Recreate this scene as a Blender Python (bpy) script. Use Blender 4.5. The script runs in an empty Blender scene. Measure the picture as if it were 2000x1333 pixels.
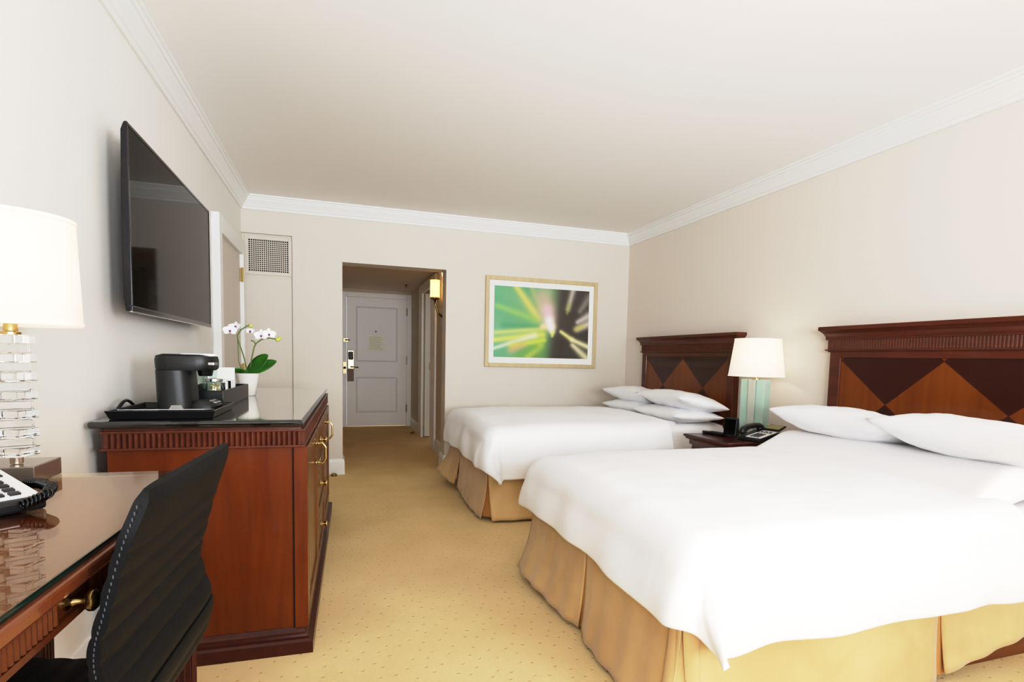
import bpy, bmesh, math, random
from mathutils import Vector, Matrix, noise
random.seed(7)
PI = math.pi
scn = bpy.context.scene
COL = scn.collection

# ------------------------------------------------------------------ helpers
def tag(o, label=None, cat=None, group=None, kind=None):
    if label: o['label'] = label
    if cat: o['category'] = cat
    if group: o['group'] = group
    if kind: o['kind'] = kind
    return o

def thing(name, label, cat, loc=(0, 0, 0), rz=0.0, group=None):
    o = bpy.data.objects.new(name, None); COL.objects.link(o)
    o.empty_display_size = .05
    o.location = loc; o.rotation_euler = (0, 0, rz)
    return tag(o, label, cat, group)

def obj(name, bm, m, parent=None, smooth=False, label=None, bevel=0.0, seg=2, sub=0, auto=None):
    me = bpy.data.meshes.new(name)
    bmesh.ops.recalc_face_normals(bm, faces=bm.faces[:])
    bm.to_mesh(me); bm.free()
    me.materials.append(m)
    o = bpy.data.objects.new(name, me); COL.objects.link(o)
    if smooth:
        for p in me.polygons: p.use_smooth = True
    if bevel:
        b = o.modifiers.new('bevel', 'BEVEL'); b.width = bevel; b.segments = seg; b.limit_method = 'ANGLE'; b.angle_limit = math.radians(40)
    if sub:
        s = o.modifiers.new('sub', 'SUBSURF'); s.levels = sub; s.render_levels = sub
    if smooth and auto is not None:
        me.set_sharp_from_angle(angle=math.radians(auto))
    if parent: o.parent = parent
    if label: o['label'] = label
    return o

def struct(name, bm, m, parent=None, **k):
    o = obj(name, bm, m, parent, **k)
    if not parent: o['kind'] = 'structure'
    return o

def B(): return bmesh.new()

def box(bm, x0, x1, y0, y1, z0, z1, M=None):
    vs = [bm.verts.new(p) for p in ((x0,y0,z0),(x1,y0,z0),(x1,y1,z0),(x0,y1,z0),(x0,y0,z1),(x1,y0,z1),(x1,y1,z1),(x0,y1,z1))]
    if M is not None:
        for v in vs: v.co = M @ v.co
    for f in ((0,3,2,1),(4,5,6,7),(0,1,5,4),(1,2,6,5),(2,3,7,6),(3,0,4,7)): bm.faces.new([vs[i] for i in f])
    return bm

def bx(*a, M=None): return box(B(), *a, M=M)

def hexa(bm, bot, top):
    vs = [bm.verts.new(p) for p in list(bot)+list(top)]
    n = len(bot)
    bm.faces.new(vs[:n][::-1]); bm.faces.new(vs[n:])
    for i in range(n):
        j = (i+1) % n; bm.faces.new((vs[i], vs[j], vs[n+j], vs[n+i]))
    return bm

def lathe(bm, prof, c=(0,0,0), n=32, cap=True, M=None):
    rings = []
    for r, z in prof:
        ring = [bm.verts.new((c[0]+r*math.cos(2*PI*i/n), c[1]+r*math.sin(2*PI*i/n), c[2]+z)) for i in range(n)]
        rings.append(ring)
    for a, b in zip(rings, rings[1:]):
        for i in range(n):
            j = (i+1) % n; bm.faces.new((a[i], a[j], b[j], b[i]))
    if cap:
        bm.faces.new(rings[0][::-1]); bm.faces.new(rings[-1])
    if M is not None:
        for ring in rings:
            for v in ring: v.co = M @ v.co
    return bm

def tube(bm, pts, r, n=8, cap=True):
    pts = [Vector(p) for p in pts]; rings = []
    prev = None
    for i, p in enumerate(pts):
        t = (pts[min(i+1, len(pts)-1)] - pts[max(i-1, 0)]).normalized()
        if prev is None:
            a = t.orthogonal().normalized()
        else:
            a = (prev - t*prev.dot(t)).normalized()
        prev = a; b = t.cross(a)
        rr = r[i] if isinstance(r, (list, tuple)) else r
        rings.append([bm.verts.new(p + rr*(math.cos(2*PI*k/n)*a + math.sin(2*PI*k/n)*b)) for k in range(n)])
    for A, Bq in zip(rings, rings[1:]):
        for k in range(n):
            j = (k+1) % n; bm.faces.new((A[k], A[j], Bq[j], Bq[k]))
    if cap:
        bm.faces.new(rings[0][::-1]); bm.faces.new(rings[-1])
    return bm

def prism(bm, poly, f):
    """poly 2D list; f(u,v,t) -> 3D, t in 0,1"""
    a = [bm.verts.new(f(u, v, 0)) for u, v in poly]; b = [bm.verts.new(f(u, v, 1)) for u, v in poly]
    n = len(poly)
    bm.faces.new(a[::-1]); bm.faces.new(b)
    for i in range(n):
        j = (i+1) % n; bm.faces.new((a[i], a[j], b[j], b[i]))
    return bm

def grid(bm, nu, nv, f, close=False):
    vs = [[bm.verts.new(f(i/nu, j/nv)) for j in range(nv+1)] for i in range(nu+1)]
    for i in range(nu):
        for j in range(nv):
            bm.faces.new((vs[i][j], vs[i+1][j], vs[i+1][j+1], vs[i][j+1]))
    return vs

def ellipsoid(bm, c, rx, ry, rz, n=16, m=10, M=None):
    T = Matrix.Translation(c) @ (M or Matrix()) @ Matrix.Diagonal((rx, ry, rz, 1))
    bmesh.ops.create_uvsphere(bm, u_segments=n, v_segments=m, radius=1, matrix=T)
    return bm

def lerp(a, b, t): return a+(b-a)*t
def interp(tab, x):
    if x <= tab[0][0]: return tab[0][1]
    for (a, va), (b, vb) in zip(tab, tab[1:]):
        if x <= b: return lerp(va, vb, (x-a)/(b-a))
    return tab[-1][1]
def sstep(a, b, x):
    t = min(1, max(0, (x-a)/(b-a))); return t*t*(3-2*t)

# ------------------------------------------------------------------ materials
def lin(c):
    return tuple(((v/255)/12.92 if v/255 <= .04045 else ((v/255+.055)/1.055)**2.4) for v in c)+(1,)

def mat(name, c, rough=.5, metal=0, spec=.5, coat=0, bump=None, var=None, trans=0, ior=1.45, emit=None, estr=0, sheen=0):
    m = bpy.data.materials.new(name); m.use_nodes = True
    nt = m.node_tree; p = nt.nodes['Principled BSDF']
    col = c if len(c) == 4 else lin(c)
    p.inputs['Base Color'].default_value = col
    p.inputs['Roughness'].default_value = rough; p.inputs['Metallic'].default_value = metal
    p.inputs['Specular IOR Level'].default_value = spec
    p.inputs['Coat Weight'].default_value = coat; p.inputs['Coat Roughness'].default_value = .06
    p.inputs['Transmission Weight'].default_value = trans; p.inputs['IOR'].default_value = ior
    if sheen: p.inputs['Sheen Weight'].default_value = sheen
    if emit: p.inputs['Emission Color'].default_value = lin(emit); p.inputs['Emission Strength'].default_value = estr
    if var or bump:
        tc = nt.nodes.new('ShaderNodeTexCoord')
    if var:   # (scale, other colour)
        n = nt.nodes.new('ShaderNodeTexNoise'); n.inputs['Scale'].default_value = var[0]; n.inputs['Detail'].default_value = 4
        r = nt.nodes.new('ShaderNodeMix'); r.data_type = 'RGBA'
        r.inputs[6].default_value = col; r.inputs[7].default_value = lin(var[1])
        rm = nt.nodes.new('ShaderNodeMapRange'); rm.inputs[1].default_value = .35; rm.inputs[2].default_value = .65
        nt.links.new(tc.outputs['Object'], n.inputs['Vector']); nt.links.new(n.outputs['Fac'], rm.inputs[0])
        nt.links.new(rm.outputs[0], r.inputs[0]); nt.links.new(r.outputs[2], p.inputs['Base Color'])
    if bump:  # (scale, strength)
        n2 = nt.nodes.new('ShaderNodeTexNoise'); n2.inputs['Scale'].default_value = bump[0]; n2.inputs['Detail'].default_value = 3
        b = nt.nodes.new('ShaderNodeBump'); b.inputs['Strength'].default_value = bump[1]; b.inputs['Distance'].default_value = .005
        nt.links.new(tc.outputs['Object'], n2.inputs['Vector']); nt.links.new(n2.outputs['Fac'], b.inputs['Height'])
        nt.links.new(b.outputs[0], p.inputs['Normal'])
    return m

def wood(name, c1, c2, axis='z', rough=.3, coat=.2, scale=6):
    m = mat(name, c1, rough=rough, coat=coat, spec=.3)
    nt = m.node_tree; p = nt.nodes['Principled BSDF']
    tc = nt.nodes.new('ShaderNodeTexCoord'); mp = nt.nodes.new('ShaderNodeMapping')
    s = [scale*3]*3; s['xyz'.index(axis)] = scale*.25
    mp.inputs['Scale'].default_value = s
    n = nt.nodes.new('ShaderNodeTexNoise'); n.inputs['Scale'].default_value = 1.3; n.inputs['Detail'].default_value = 6; n.inputs['Distortion'].default_value = .6
    n2 = nt.nodes.new('ShaderNodeTexNoise'); n2.inputs['Scale'].default_value = 2.5
    mix = nt.nodes.new('ShaderNodeMath'); mix.operation = 'MULTIPLY_ADD'; mix.inputs[1].default_value = .6
    mm = nt.nodes.new('ShaderNodeMath'); mm.operation = 'MULTIPLY'; mm.inputs[1].default_value = .4
    r = nt.nodes.new('ShaderNodeValToRGB')
    r.color_ramp.elements[0].position = .32; r.color_ramp.elements[0].color = lin(c1)
    r.color_ramp.elements[1].position = .68; r.color_ramp.elements[1].color = lin(c2)
    L = nt.links.new
    L(tc.outputs['Object'], mp.inputs[0]); L(mp.outputs[0], n.inputs['Vector']); L(tc.outputs['Object'], n2.inputs['Vector'])
    L(n2.outputs['Fac'], mm.inputs[0]); L(n.outputs['Fac'], mix.inputs[0]); L(mm.outputs[0], mix.inputs[2])
    L(mix.outputs[0], r.inputs[0]); L(r.outputs[0], p.inputs['Base Color'])
    return m

M = {}
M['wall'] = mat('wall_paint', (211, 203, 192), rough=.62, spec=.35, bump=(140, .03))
M['wall_r'] = mat('wall_right_lightened', (224, 215, 205), rough=.75, spec=.25, bump=(140, .03))  # wall paint lightened: extra light on this wall put into the colour
M['ceil'] = mat('ceiling_paint', (244, 241, 239), rough=.85, spec=.2)
M['trim'] = mat('trim_white', (232, 232, 229), rough=.4)
M['door'] = mat('door_white', (244, 240, 236), rough=.45)
M['moulding'] = mat('door_moulding_shaded', (222, 215, 208), rough=.5)  # door white darkened: shade along the panel edges put into the colour
M['cherry'] = wood('cherry_wood', (82, 33, 7), (106, 50, 12), 'z')
M['cherry_d'] = wood('cherry_wood_dark', (70, 35, 23), (94, 49, 33), 'y')
M['cherry_f'] = wood('cherry_front', (94, 60, 32), (118, 78, 44), 'z', rough=.3)
M['head'] = wood('headboard_wood', (76, 38, 23), (98, 51, 33), 'y', rough=.32)
M['deskw'] = wood('desk_wood', (72, 34, 15), (94, 48, 23), 'y', rough=.3)
M['plinth'] = wood('plinth_wood', (52, 20, 14), (70, 28, 20), 'y', rough=.28)
M['desktop'] = wood('desk_top_wood', (98, 52, 28), (122, 68, 40), 'y', rough=.22, coat=.8)
M['black_top'] = mat('black_lacquer', (16, 15, 14), rough=.05, spec=.6, coat=1)
M['lacquer'] = mat('black_tray_lacquer', (20, 20, 22), rough=.28)
M['blackp'] = mat('black_plastic', (26, 26, 27), rough=.42)
M['blackg'] = mat('black_gloss', (12, 12, 13), rough=.12)
M['leather'] = mat('black_leather', (18, 18, 19), rough=.55, spec=.2, bump=(260, .12))
M['thread'] = mat('stitch_thread', (74, 80, 88), rough=.7)
M['steel'] = mat('polished_steel', (190, 190, 190), rough=.2, metal=1)
M['brass'] = mat('brass', (190, 164, 112), rough=.2, metal=1)
M['brassd'] = mat('antique_brass', (150, 128, 84), rough=.25, metal=1)
M['nickel'] = mat('brushed_nickel', (190, 170, 150), rough=.28, metal=1)
M['white'] = mat('white_linen', (240, 240, 241), rough=.85, spec=.2, bump=(30, .04), sheen=.2)
M['sheet'] = mat('white_sheet', (238, 235, 234), rough=.85, spec=.2, bump=(22, .05))
M['pillow'] = mat('white_pillow', (237, 237, 239), rough=.85, spec=.2, bump=(16, .12))
M['gold'] = mat('gold_satin', (200, 168, 120), rough=.55, spec=.2, var=(5, (188, 153, 106)), bump=(11, .10), sheen=.3)
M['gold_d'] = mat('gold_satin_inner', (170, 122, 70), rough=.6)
M['paper'] = mat('paper_white', (240, 240, 238), rough=.7)
M['ceramic'] = mat('cream_ceramic', (240, 232, 220), rough=.25, coat=.4)
M['leaf'] = mat('orchid_leaf', (40, 92, 24), rough=.35, var=(9, (58, 120, 30)))
M['stem'] = mat('orchid_stem', (96, 112, 56), rough=.5)
M['bud'] = mat('orchid_bud', (186, 190, 92), rough=.5)
M['petal'] = mat('orchid_petal', (244, 242, 244), rough=.6)
M['lip'] = mat('orchid_lip', (120, 60, 90), rough=.6)
M['soil'] = mat('bark_soil', (60, 44, 30), rough=.9)
M['glass'] = mat('clear_crystal', (252, 252, 252), rough=.0, trans=1, ior=1.47)
def thin_glass(name, col, ior=1.5, gloss=(1, 1, 1, 1)):
    m = bpy.data.materials.new(name); m.use_nodes = True; nt = m.node_tree
    for n in list(nt.nodes): nt.nodes.remove(n)
    out = nt.nodes.new('ShaderNodeOutputMaterial'); t = nt.nodes.new('ShaderNodeBsdfTransparent'); g = nt.nodes.new('ShaderNodeBsdfGlossy')
    t.inputs[0].default_value = lin(col); g.inputs['Roughness'].default_value = .01; g.inputs[0].default_value = gloss
    f = nt.nodes.new('ShaderNodeFresnel'); f.inputs[0].default_value = ior; mx = nt.nodes.new('ShaderNodeMixShader')
    ge = nt.nodes.new('ShaderNodeNewGeometry'); mu = nt.nodes.new('ShaderNodeMath'); mu.operation = 'MULTIPLY'; iv = nt.nodes.new('ShaderNodeMath'); iv.operation = 'SUBTRACT'; iv.inputs[0].default_value = 1
    nt.links.new(ge.outputs['Backfacing'], iv.inputs[1]); nt.links.new(f.outputs[0], mu.inputs[0]); nt.links.new(iv.outputs[0], mu.inputs[1])
    nt.links.new(mu.outputs[0], mx.inputs[0]); nt.links.new(t.outputs[0], mx.inputs[1]); nt.links.new(g.outputs[0], mx.inputs[2]); nt.links.new(mx.outputs[0], out.inputs[0])
    return m
M['pane'] = thin_glass('thin_glass', (244, 250, 248))
M['frame'] = wood('champagne_wood', (184, 164, 126), (200, 182, 146), 'z', rough=.4, coat=.1)
M['mount'] = mat('picture_mount', (238, 238, 232), rough=.8)
M['grille_dark'] = mat('grille_dark', (10, 9, 8), rough=.8)
M['dark'] = mat('dark_screen', (8, 8, 9), rough=.05, spec=.09)
M['bezel'] = mat('bezel_plastic', (24, 22, 26), rough=.15)
M['keys'] = mat('phone_keys', (40, 40, 44), rough=.5)
M['face'] = mat('phone_face', (226, 226, 228), rough=.5)
M['lcd'] = mat('phone_display', (128, 118, 68), rough=.3)
M['taupe'] = mat('lamp_base_mirror', (150, 138, 126), rough=.18, metal=.6)
M['nuts'] = mat('cookies', (196, 166, 120), rough=.8)
M['tagp'] = mat('hang_tag_paper', (150, 128, 116), rough=.7)
M['notice'] = mat('notice_paper', (250, 248, 228), rough=.6)
M['ink'] = mat('notice_ink', (206, 204, 186), rough=.7)
M['platform'] = wood('bed_platform_wood', (92, 52, 28), (116, 68, 38), 'x', rough=.4)

def glass_green():
    m = mat('sea_green_glass', (196, 224, 208), rough=.15, trans=.35, ior=1.4)
    return m
M['ggreen'] = glass_green()
M['gclear'] = mat('pale_glass_block', (222, 226, 212), rough=.12, trans=.45, ior=1.4)

def shade_mat(name, col, e):
    m = bpy.data.materials.new(name); m.use_nodes = True; nt = m.node_tree
    for n in list(nt.nodes): nt.nodes.remove(n)
    out = nt.nodes.new('ShaderNodeOutputMaterial')
    d = nt.nodes.new('ShaderNodeBsdfDiffuse'); t = nt.nodes.new('ShaderNodeBsdfTranslucent')
    d.inputs[0].default_value = lin(col); t.inputs[0].default_value = lin(col)
    mx = nt.nodes.new('ShaderNodeMixShader'); mx.inputs[0].default_value = .45
    em = nt.nodes.new('ShaderNodeEmission'); em.inputs[0].default_value = lin((255, 236, 208)); em.inputs[1].default_value = e
    ad = nt.nodes.new('ShaderNodeAddShader')
    L = nt.links.new
    L(d.outputs[0], mx.inputs[1]); L(t.outputs[0], mx.inputs[2]); L(mx.outputs[0], ad.inputs[0]); L(em.outputs[0], ad.inputs[1]); L(ad.outputs[0], out.inputs[0])
    return m
M['shade'] = shade_mat('linen_shade', (246, 240, 230), .35)
M['sconce'] = shade_mat('sconce_shade', (255, 236, 180), 1.6)
M['sconce'].node_tree.nodes['Emission'].inputs[0].default_value = lin((255, 214, 130))

def carpet():
    m = mat('carpet', (222, 194, 142), rough=.95, spec=.1); nt = m.node_tree; p = nt.nodes['Principled BSDF']; L = nt.links.new
    tc = nt.nodes.new('ShaderNodeTexCoord')
    n = nt.nodes.new('ShaderNodeTexNoise'); n.inputs['Scale'].default_value = 2.2; n.inputs['Detail'].default_value = 5
    r = nt.nodes.new('ShaderNodeValToRGB'); r.color_ramp.elements[0].position = .3; r.color_ramp.elements[0].color = lin((220, 193, 143)); r.color_ramp.elements[1].position = .7; r.color_ramp.elements[1].color = lin((234, 207, 157))
    mp = nt.nodes.new('ShaderNodeMapping'); mp.inputs['Rotation'].default_value = (0, 0, .5)
    v = nt.nodes.new('ShaderNodeTexVoronoi'); v.voronoi_dimensions = '2D'; v.inputs['Scale'].default_value = 15; v.inputs['Randomness'].default_value = .55
    mr = nt.nodes.new('ShaderNodeMapRange'); mr.inputs[1].default_value = .05; mr.inputs[2].default_value = .11; mr.inputs[3].default_value = 1; mr.inputs[4].default_value = 0
    mx = nt.nodes.new('ShaderNodeMix'); mx.data_type = 'RGBA'; mx.inputs[7].default_value = lin((170, 134, 78))
    fn = nt.nodes.new('ShaderNodeTexNoise'); fn.inputs['Scale'].default_value = 420
    add = nt.nodes.new('ShaderNodeMath'); add.operation = 'MULTIPLY_ADD'; add.inputs[1].default_value = -1.4
    b = nt.nodes.new('ShaderNodeBump'); b.inputs['Strength'].default_value = .5; b.inputs['Distance'].default_value = .006
    ml = nt.nodes.new('ShaderNodeMath'); ml.operation = 'MULTIPLY'; ml.inputs[1].default_value = .28
    L(tc.outputs['Object'], n.inputs['Vector']); L(n.outputs['Fac'], r.inputs[0]); L(tc.outputs['Object'], mp.inputs[0]); L(mp.outputs[0], v.inputs['Vector'])
    L(v.outputs['Distance'], mr.inputs[0]); L(mr.outputs[0], ml.inputs[0]); L(ml.outputs[0], mx.inputs[0]); L(r.outputs[0], mx.inputs[6]); L(mx.outputs[2], p.inputs['Base Color'])
    L(tc.outputs['Object'], fn.inputs['Vector']); L(mr.outputs[0], add.inputs[0]); L(fn.outputs['Fac'], add.inputs[2]); L(add.outputs[0], b.inputs['Height']); L(b.outputs[0], p.inputs['Normal'])
    return m
M['carpet'] = carpet()

def diamond_mat():
    """lozenge veneer on the headboard panel: object coords y (across), z (up)"""
    m = wood('diamond_veneer', (104, 52, 12), (126, 69, 20), 'z', rough=.3, scale=4); nt = m.node_tree; p = nt.nodes['Principled BSDF']; L = nt.links.new
    src = p.inputs['Base Color'].links[0].from_socket
    tc = nt.nodes.new('ShaderNodeTexCoord'); sp = nt.nodes.new('ShaderNodeSeparateXYZ'); L(tc.outputs['Object'], sp.inputs[0])
    def mth(op, a, b=None, c=None):
        n = nt.nodes.new('ShaderNodeMath'); n.operation = op
        for i, x in enumerate((a, b, c)):
            if x is None: continue
            if isinstance(x, (int, float)): n.inputs[i].default_value = x
            else: L(x, n.inputs[i])
        return n.outputs[0]
    pp = mth('PINGPONG', sp.outputs[1], .315)
    a = mth('DIVIDE', pp, .315)
    q = mth('PINGPONG', mth('SUBTRACT', sp.outputs[2], .92), .25)
    s = mth('ADD', a, mth('DIVIDE', q, .25))
    e = nt.nodes.new('ShaderNodeMapRange'); e.inputs[1].default_value = .985; e.inputs[2].default_value = 1.0
    L(s, e.inputs[0])
    mx = nt.nodes.new('ShaderNodeMix'); mx.data_type = 'RGBA'; L(e.outputs[0], mx.inputs[0]); L(src, mx.inputs[6]); mx.inputs[7].default_value = lin((58, 24, 16))
    L(mx.outputs[2], p.inputs['Base Color'])
    return m
M['diamond'] = diamond_mat()

# ------------------------------------------------------------------ room
XL, XR, YB, ZC, YF = -.817, 2.98, 5.61, 2.495, -3.0
HX0, HX1, HY0, HY1, HZ = .021, 1.09, 5.82, 9.33, 2.155      # entrance hall
OX0, OX1, OZ = .021, .986, 1.984                             # opening in back wall

struct('floor', bx(XL-.2, XR+.2, YF-.2, HY1+.3, -.1, 0), M['carpet'])
struct('ceiling', bx(XL-.1, XR+.1, YF-.1, YB+.3, ZC, ZC+.1), M['ceil'])
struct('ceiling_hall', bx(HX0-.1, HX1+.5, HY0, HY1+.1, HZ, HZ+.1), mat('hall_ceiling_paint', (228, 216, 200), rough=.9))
struct('wall_left', bx(XL-.15, XL, YF-.15, YB+.3, 0, ZC), mat('wall_left_lightened', (232, 229, 223), rough=.62, spec=.35, bump=(140, .03)))  # lighter copy of the wall paint, brightness put into the colour
struct('wall_right', bx(XR, XR+.15, YF-.15, YB+.3, 0, ZC), M['wall_r'])
NX1, NZ = -.405, 2.18   # niche with the grille
b = B()
box(b, XL, NX1, YB+.035, HY0, 0, NZ); box(b, XL, NX1, YB, HY0, NZ, ZC)
box(b, NX1, OX0, YB, HY0, 0, ZC); box(b, OX0, OX1, YB, HY0, OZ, ZC); box(b, OX1, XR, YB, HY0, 0, ZC)
struct('wall_back', b, M['wall'])
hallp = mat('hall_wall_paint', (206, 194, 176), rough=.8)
struct('wall_hall_left', bx(HX0-.15, HX0, HY0, HY1, 0, HZ), hallp)
b = B(); box(b, HX1, HX1+.16, HY0, 7.16, 0, HZ); box(b, HX1, HX1+.16, 8.06, HY1, 0, HZ); box(b, HX1, HX1+.16, 7.16, 8.06, 2.05, HZ)
struct('wall_hall_right', b, hallp)
b = B(); box(b, HX0-.15, .085, HY1, HY1+.12, 0, HZ); box(b, 1.018, HX1+.3, HY1, HY1+.12, 0, HZ); box(b, .085, 1.018, HY1, HY1+.12, 2.037, HZ)
struct('wall_hall_end', b, hallp)
# wall behind the camera with the window that lights the room
b = B()
WX0, WX1, WZ0, WZ1 = -.7, 2.86, .12, 2.4
box(b, XL, WX0, YF-.15, YF, 0, ZC); box(b, WX1, XR, YF-.15, YF, 0, ZC); box(b, WX0, WX1, YF-.15, YF, 0, WZ0); box(b, WX0, WX1, YF-.15, YF, WZ1, ZC)
struct('wall_front', b, M['wall'])
b = B()
for x in (WX0, (WX0+WX1)/2-.03, WX1-.06): box(b, x, x+.06, YF-.1, YF-.04, WZ0, WZ1)
box(b, WX0, WX1, YF-.1, YF-.04, WZ0, WZ0+.06); box(b, WX0, WX1, YF-.1, YF-.04, WZ1-.06, WZ1)
struct('window_1', b, M['trim'])

# crown moulding: profile (out from wall, down from ceiling)
CP = [(0, -.117), (.012, -.117), (.018, -.106), (.018, -.098), (.026, -.092), (.034, -.076), (.048, -.056), (.060, -.040), (.060, -.032), (.068, -.030), (.074, -.016), (.084, -.012), (.084, 0), (0, 0)]
def crown(name, f):
    b = B(); prism(b, CP, f); struct(name, b, M['trim'])
crown('trim_1', lambda u, v, t: (XL+u, lerp(YF+u, YB-u, t), ZC+v))
crown('trim_2', lambda u, v, t: (lerp(XL+u, XR-u, t), YB-u, ZC+v))
crown('trim_3', lambda u, v, t: (XR-u, lerp(YF+u, YB-u, t), ZC+v))
# baseboards
BP = [(0, 0), (.018, 0), (.018, .118), (.012, .132), (.008, .146), (0, .148)]
def baseb(name, f, m=M['trim']):
    b = B(); prism(b, BP, f); struct(name, b, m)
baseb('baseboard_left', lambda u, v, t: (XL+u, lerp(YF, 4.36, t), v))
baseb('baseboard_back', lambda u, v, t: (lerp(NX1, OX0+u, t), YB-u, v))
baseb('baseboard_back_right', lambda u, v, t: (lerp(OX1-u, XR, t), YB-u, v))
baseb('baseboard_jamb_left', lambda u, v, t: (OX0+u, lerp(YB-u, HY0+.02, t), v))
baseb('baseboard_jamb_right', lambda u, v, t: (OX1-u, lerp(YB-u, HY0+.02, t), v))
baseb('baseboard_right', lambda u, v, t: (XR-u, lerp(YF, YB, t), v))
baseb('baseboard_hall_right', lambda u, v, t: (HX1-u, lerp(HY0, 6.83, t), v))
baseb('baseboard_hall_right_far', lambda u, v, t: (HX1-u, lerp(8.30, HY1, t), v))
# hall door casing
def casing(name, boxes, parent=None):
    b = B()
    for q in boxes: box(b, *q)
    return struct(name, b, M['door'], parent, bevel=.006)
casing('trim_4', [(HX0, .092, HY1-.02, HY1+.02, 0, 2.105), (1.011, 1.088, HY1-.02, HY1+.02, 0, 2.105), (.092, 1.011, HY1-.02, HY1+.02, 2.03, 2.105)])
casing('trim_5', [(HX1-.022, HX1+.01, 6.83, 7.18, 0, 2.12), (HX1-.022, HX1+.01, 8.0, 8.30, 0, 2.12), (HX1-.022, HX1+.01, 7.18, 8.0, 2.0, 2.12)])
# --- entrance door (two recessed panels)
def panel_door(name, x0, x1, y, z0, z1, panels, m):
    """front face towards -y with raised border and sunk panels"""
    b = B(); box(b, x0, x1, y+.012, y+.04, z0, z1)
    xs = sorted({x0, x1} | {p[0] for p in panels} | {p[1] for p in panels}); zs = sorted({z0, z1} | {p[2] for p in panels} | {p[3] for p in panels})
    for i in range(len(xs)-1):
        for j in range(len(zs)-1):
            cx, cz = (xs[i]+xs[i+1])/2, (zs[j]+zs[j+1])/2
            if any(p[0] < cx < p[1] and p[2] < cz < p[3] for p in panels): continue
            box(b, xs[i], xs[i+1], y, y+.014, zs[j], zs[j+1])
    o = obj(name, b, m); o['kind'] = 'structure'
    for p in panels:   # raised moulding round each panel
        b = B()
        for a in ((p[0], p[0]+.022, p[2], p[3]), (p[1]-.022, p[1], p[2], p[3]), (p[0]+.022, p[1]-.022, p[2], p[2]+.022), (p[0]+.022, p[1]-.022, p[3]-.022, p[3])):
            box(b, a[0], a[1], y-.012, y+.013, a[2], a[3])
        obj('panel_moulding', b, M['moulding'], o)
    return o
d1 = panel_door('door_1', .095, 1.008, HY1-.012, .012, 2.027, [(.235, .868, 1.03, 1.89), (.235, .868, .225, .79)], M['door'])
b = B(); box(b, .115, .205, HY1-.026, HY1-.012, .90, 1.20); obj('lock_plate', b, M['brass'], d1, bevel=.006, label='brass lock plate')
b = B(); box(b, .122, .196, HY1-.05, HY1-.024, 1.055, 1.185); obj('card_reader', b, M['blackp'], d1, bevel=.012, label='black card reader')
b = B(); tube(b, [(.16, HY1-.02, .945), (.16, HY1-.07, .945), (.19, HY1-.075, .945), (.27, HY1-.072, .938)], .011); obj('door_handle', b, M['brass'], d1, smooth=True, label='brass lever handle')
for z in (.29, 1.06, 1.83):
    b = B(); box(b, 1.0, 1.022, HY1-.03, HY1-.008, z-.06, z+.06); tube(b, [(1.011, HY1-.03, z-.062), (1.011, HY1-.03, z+.062)], .008); obj('hinge', b, M['nickel'], d1)
b = B(); lathe(b, [(.012, 0), (.012, .006), (.006, .006)], n=12, M=Matrix.Translation((.535, HY1-.012, 1.505)) @ Matrix.Rotation(PI/2, 4, 'X')); obj('peephole', b, M['blackp'], d1)
b = B(); box(b, .05, .12, HY1-.04, HY1-.02, 1.335, 1.385); tube(b, [(.07, HY1-.035, 1.36), (.14, HY1-.06, 1.36)], .01); obj('security_latch', b, M['brassd'], d1)
b = B(); tube(b, [(.06, HY1-.035, .93), (.075, HY1-.05, .93)], .02); box(b, .045, .09, HY1-.03, HY1-.02, .84, 1.02); obj('strike_plate', b, M['brassd'], d1)
# notice on the door and tag on the handle
nt_ = thing('door_notice', 'pale paper notice fixed to the upper panel of the entrance door', 'notice', (.537, HY1-.004, 1.20))
obj('notice_sheet', bx(-.128, .128, -.008, 0, 0, .245), M['notice'], nt_)
b = B()
for k in range(8): box(b, -.1, .1-.02*(k % 3), -.0095, -.008, .03+k*.026, .036+k*.026)
obj('printed_lines', b, M['ink'], nt_)
tg = thing('door_hanger', 'brownish paper hang tag dangling from the entrance door handle', 'hang tag', (.155, HY1-.03, .72))
obj('tag_sheet', bx(-.047, .047, -.008, -.004, 0, .2), M['tagp'], tg)
# bathroom door leaf standing in the hall-side opening
b = B(); box(b, 1.12, 1.25, 8.0, 8.06, .01, 2.0)
d3 = obj('door_3', b, M['door'], bevel=.004); d3['kind'] = 'structure'
b = B(); box(b, HX1-.03, HX1-.02, 7.165, 7.185, .96, 1.06); obj('strike_plate', b, M['brassd'], d3)
struct('wall_bathroom', bx(1.9, 2.0, 6.6, 8.6, 0, 2.3), hallp)

# --- connecting door in the left wall
b = B()
box(b, XL, -.765, 4.37, 4.47, 0, 2.07); box(b, XL, -.765, 5.37, 5.47, 0, 2.07); box(b, XL, -.765, 4.47, 5.37, 1.95, 2.07)
struct('trim_6', b, M['trim'], bevel=.006)
b = B(); box(b, XL, -.795, 4.47, 5.37, .01, 1.95)
d2 = obj('door_2', b, M['wall']); d2['kind'] = 'structure'
for z in (1.78, .98, .25):
    b = B(); box(b, -.797, -.768, 5.355, 5.371, z-.055, z+.055); tube(b, [(-.772, 5.36, z-.06), (-.772, 5.36, z+.06)], .008); obj('hinge', b, M['brass'], d2, label='brass hinge')

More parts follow.
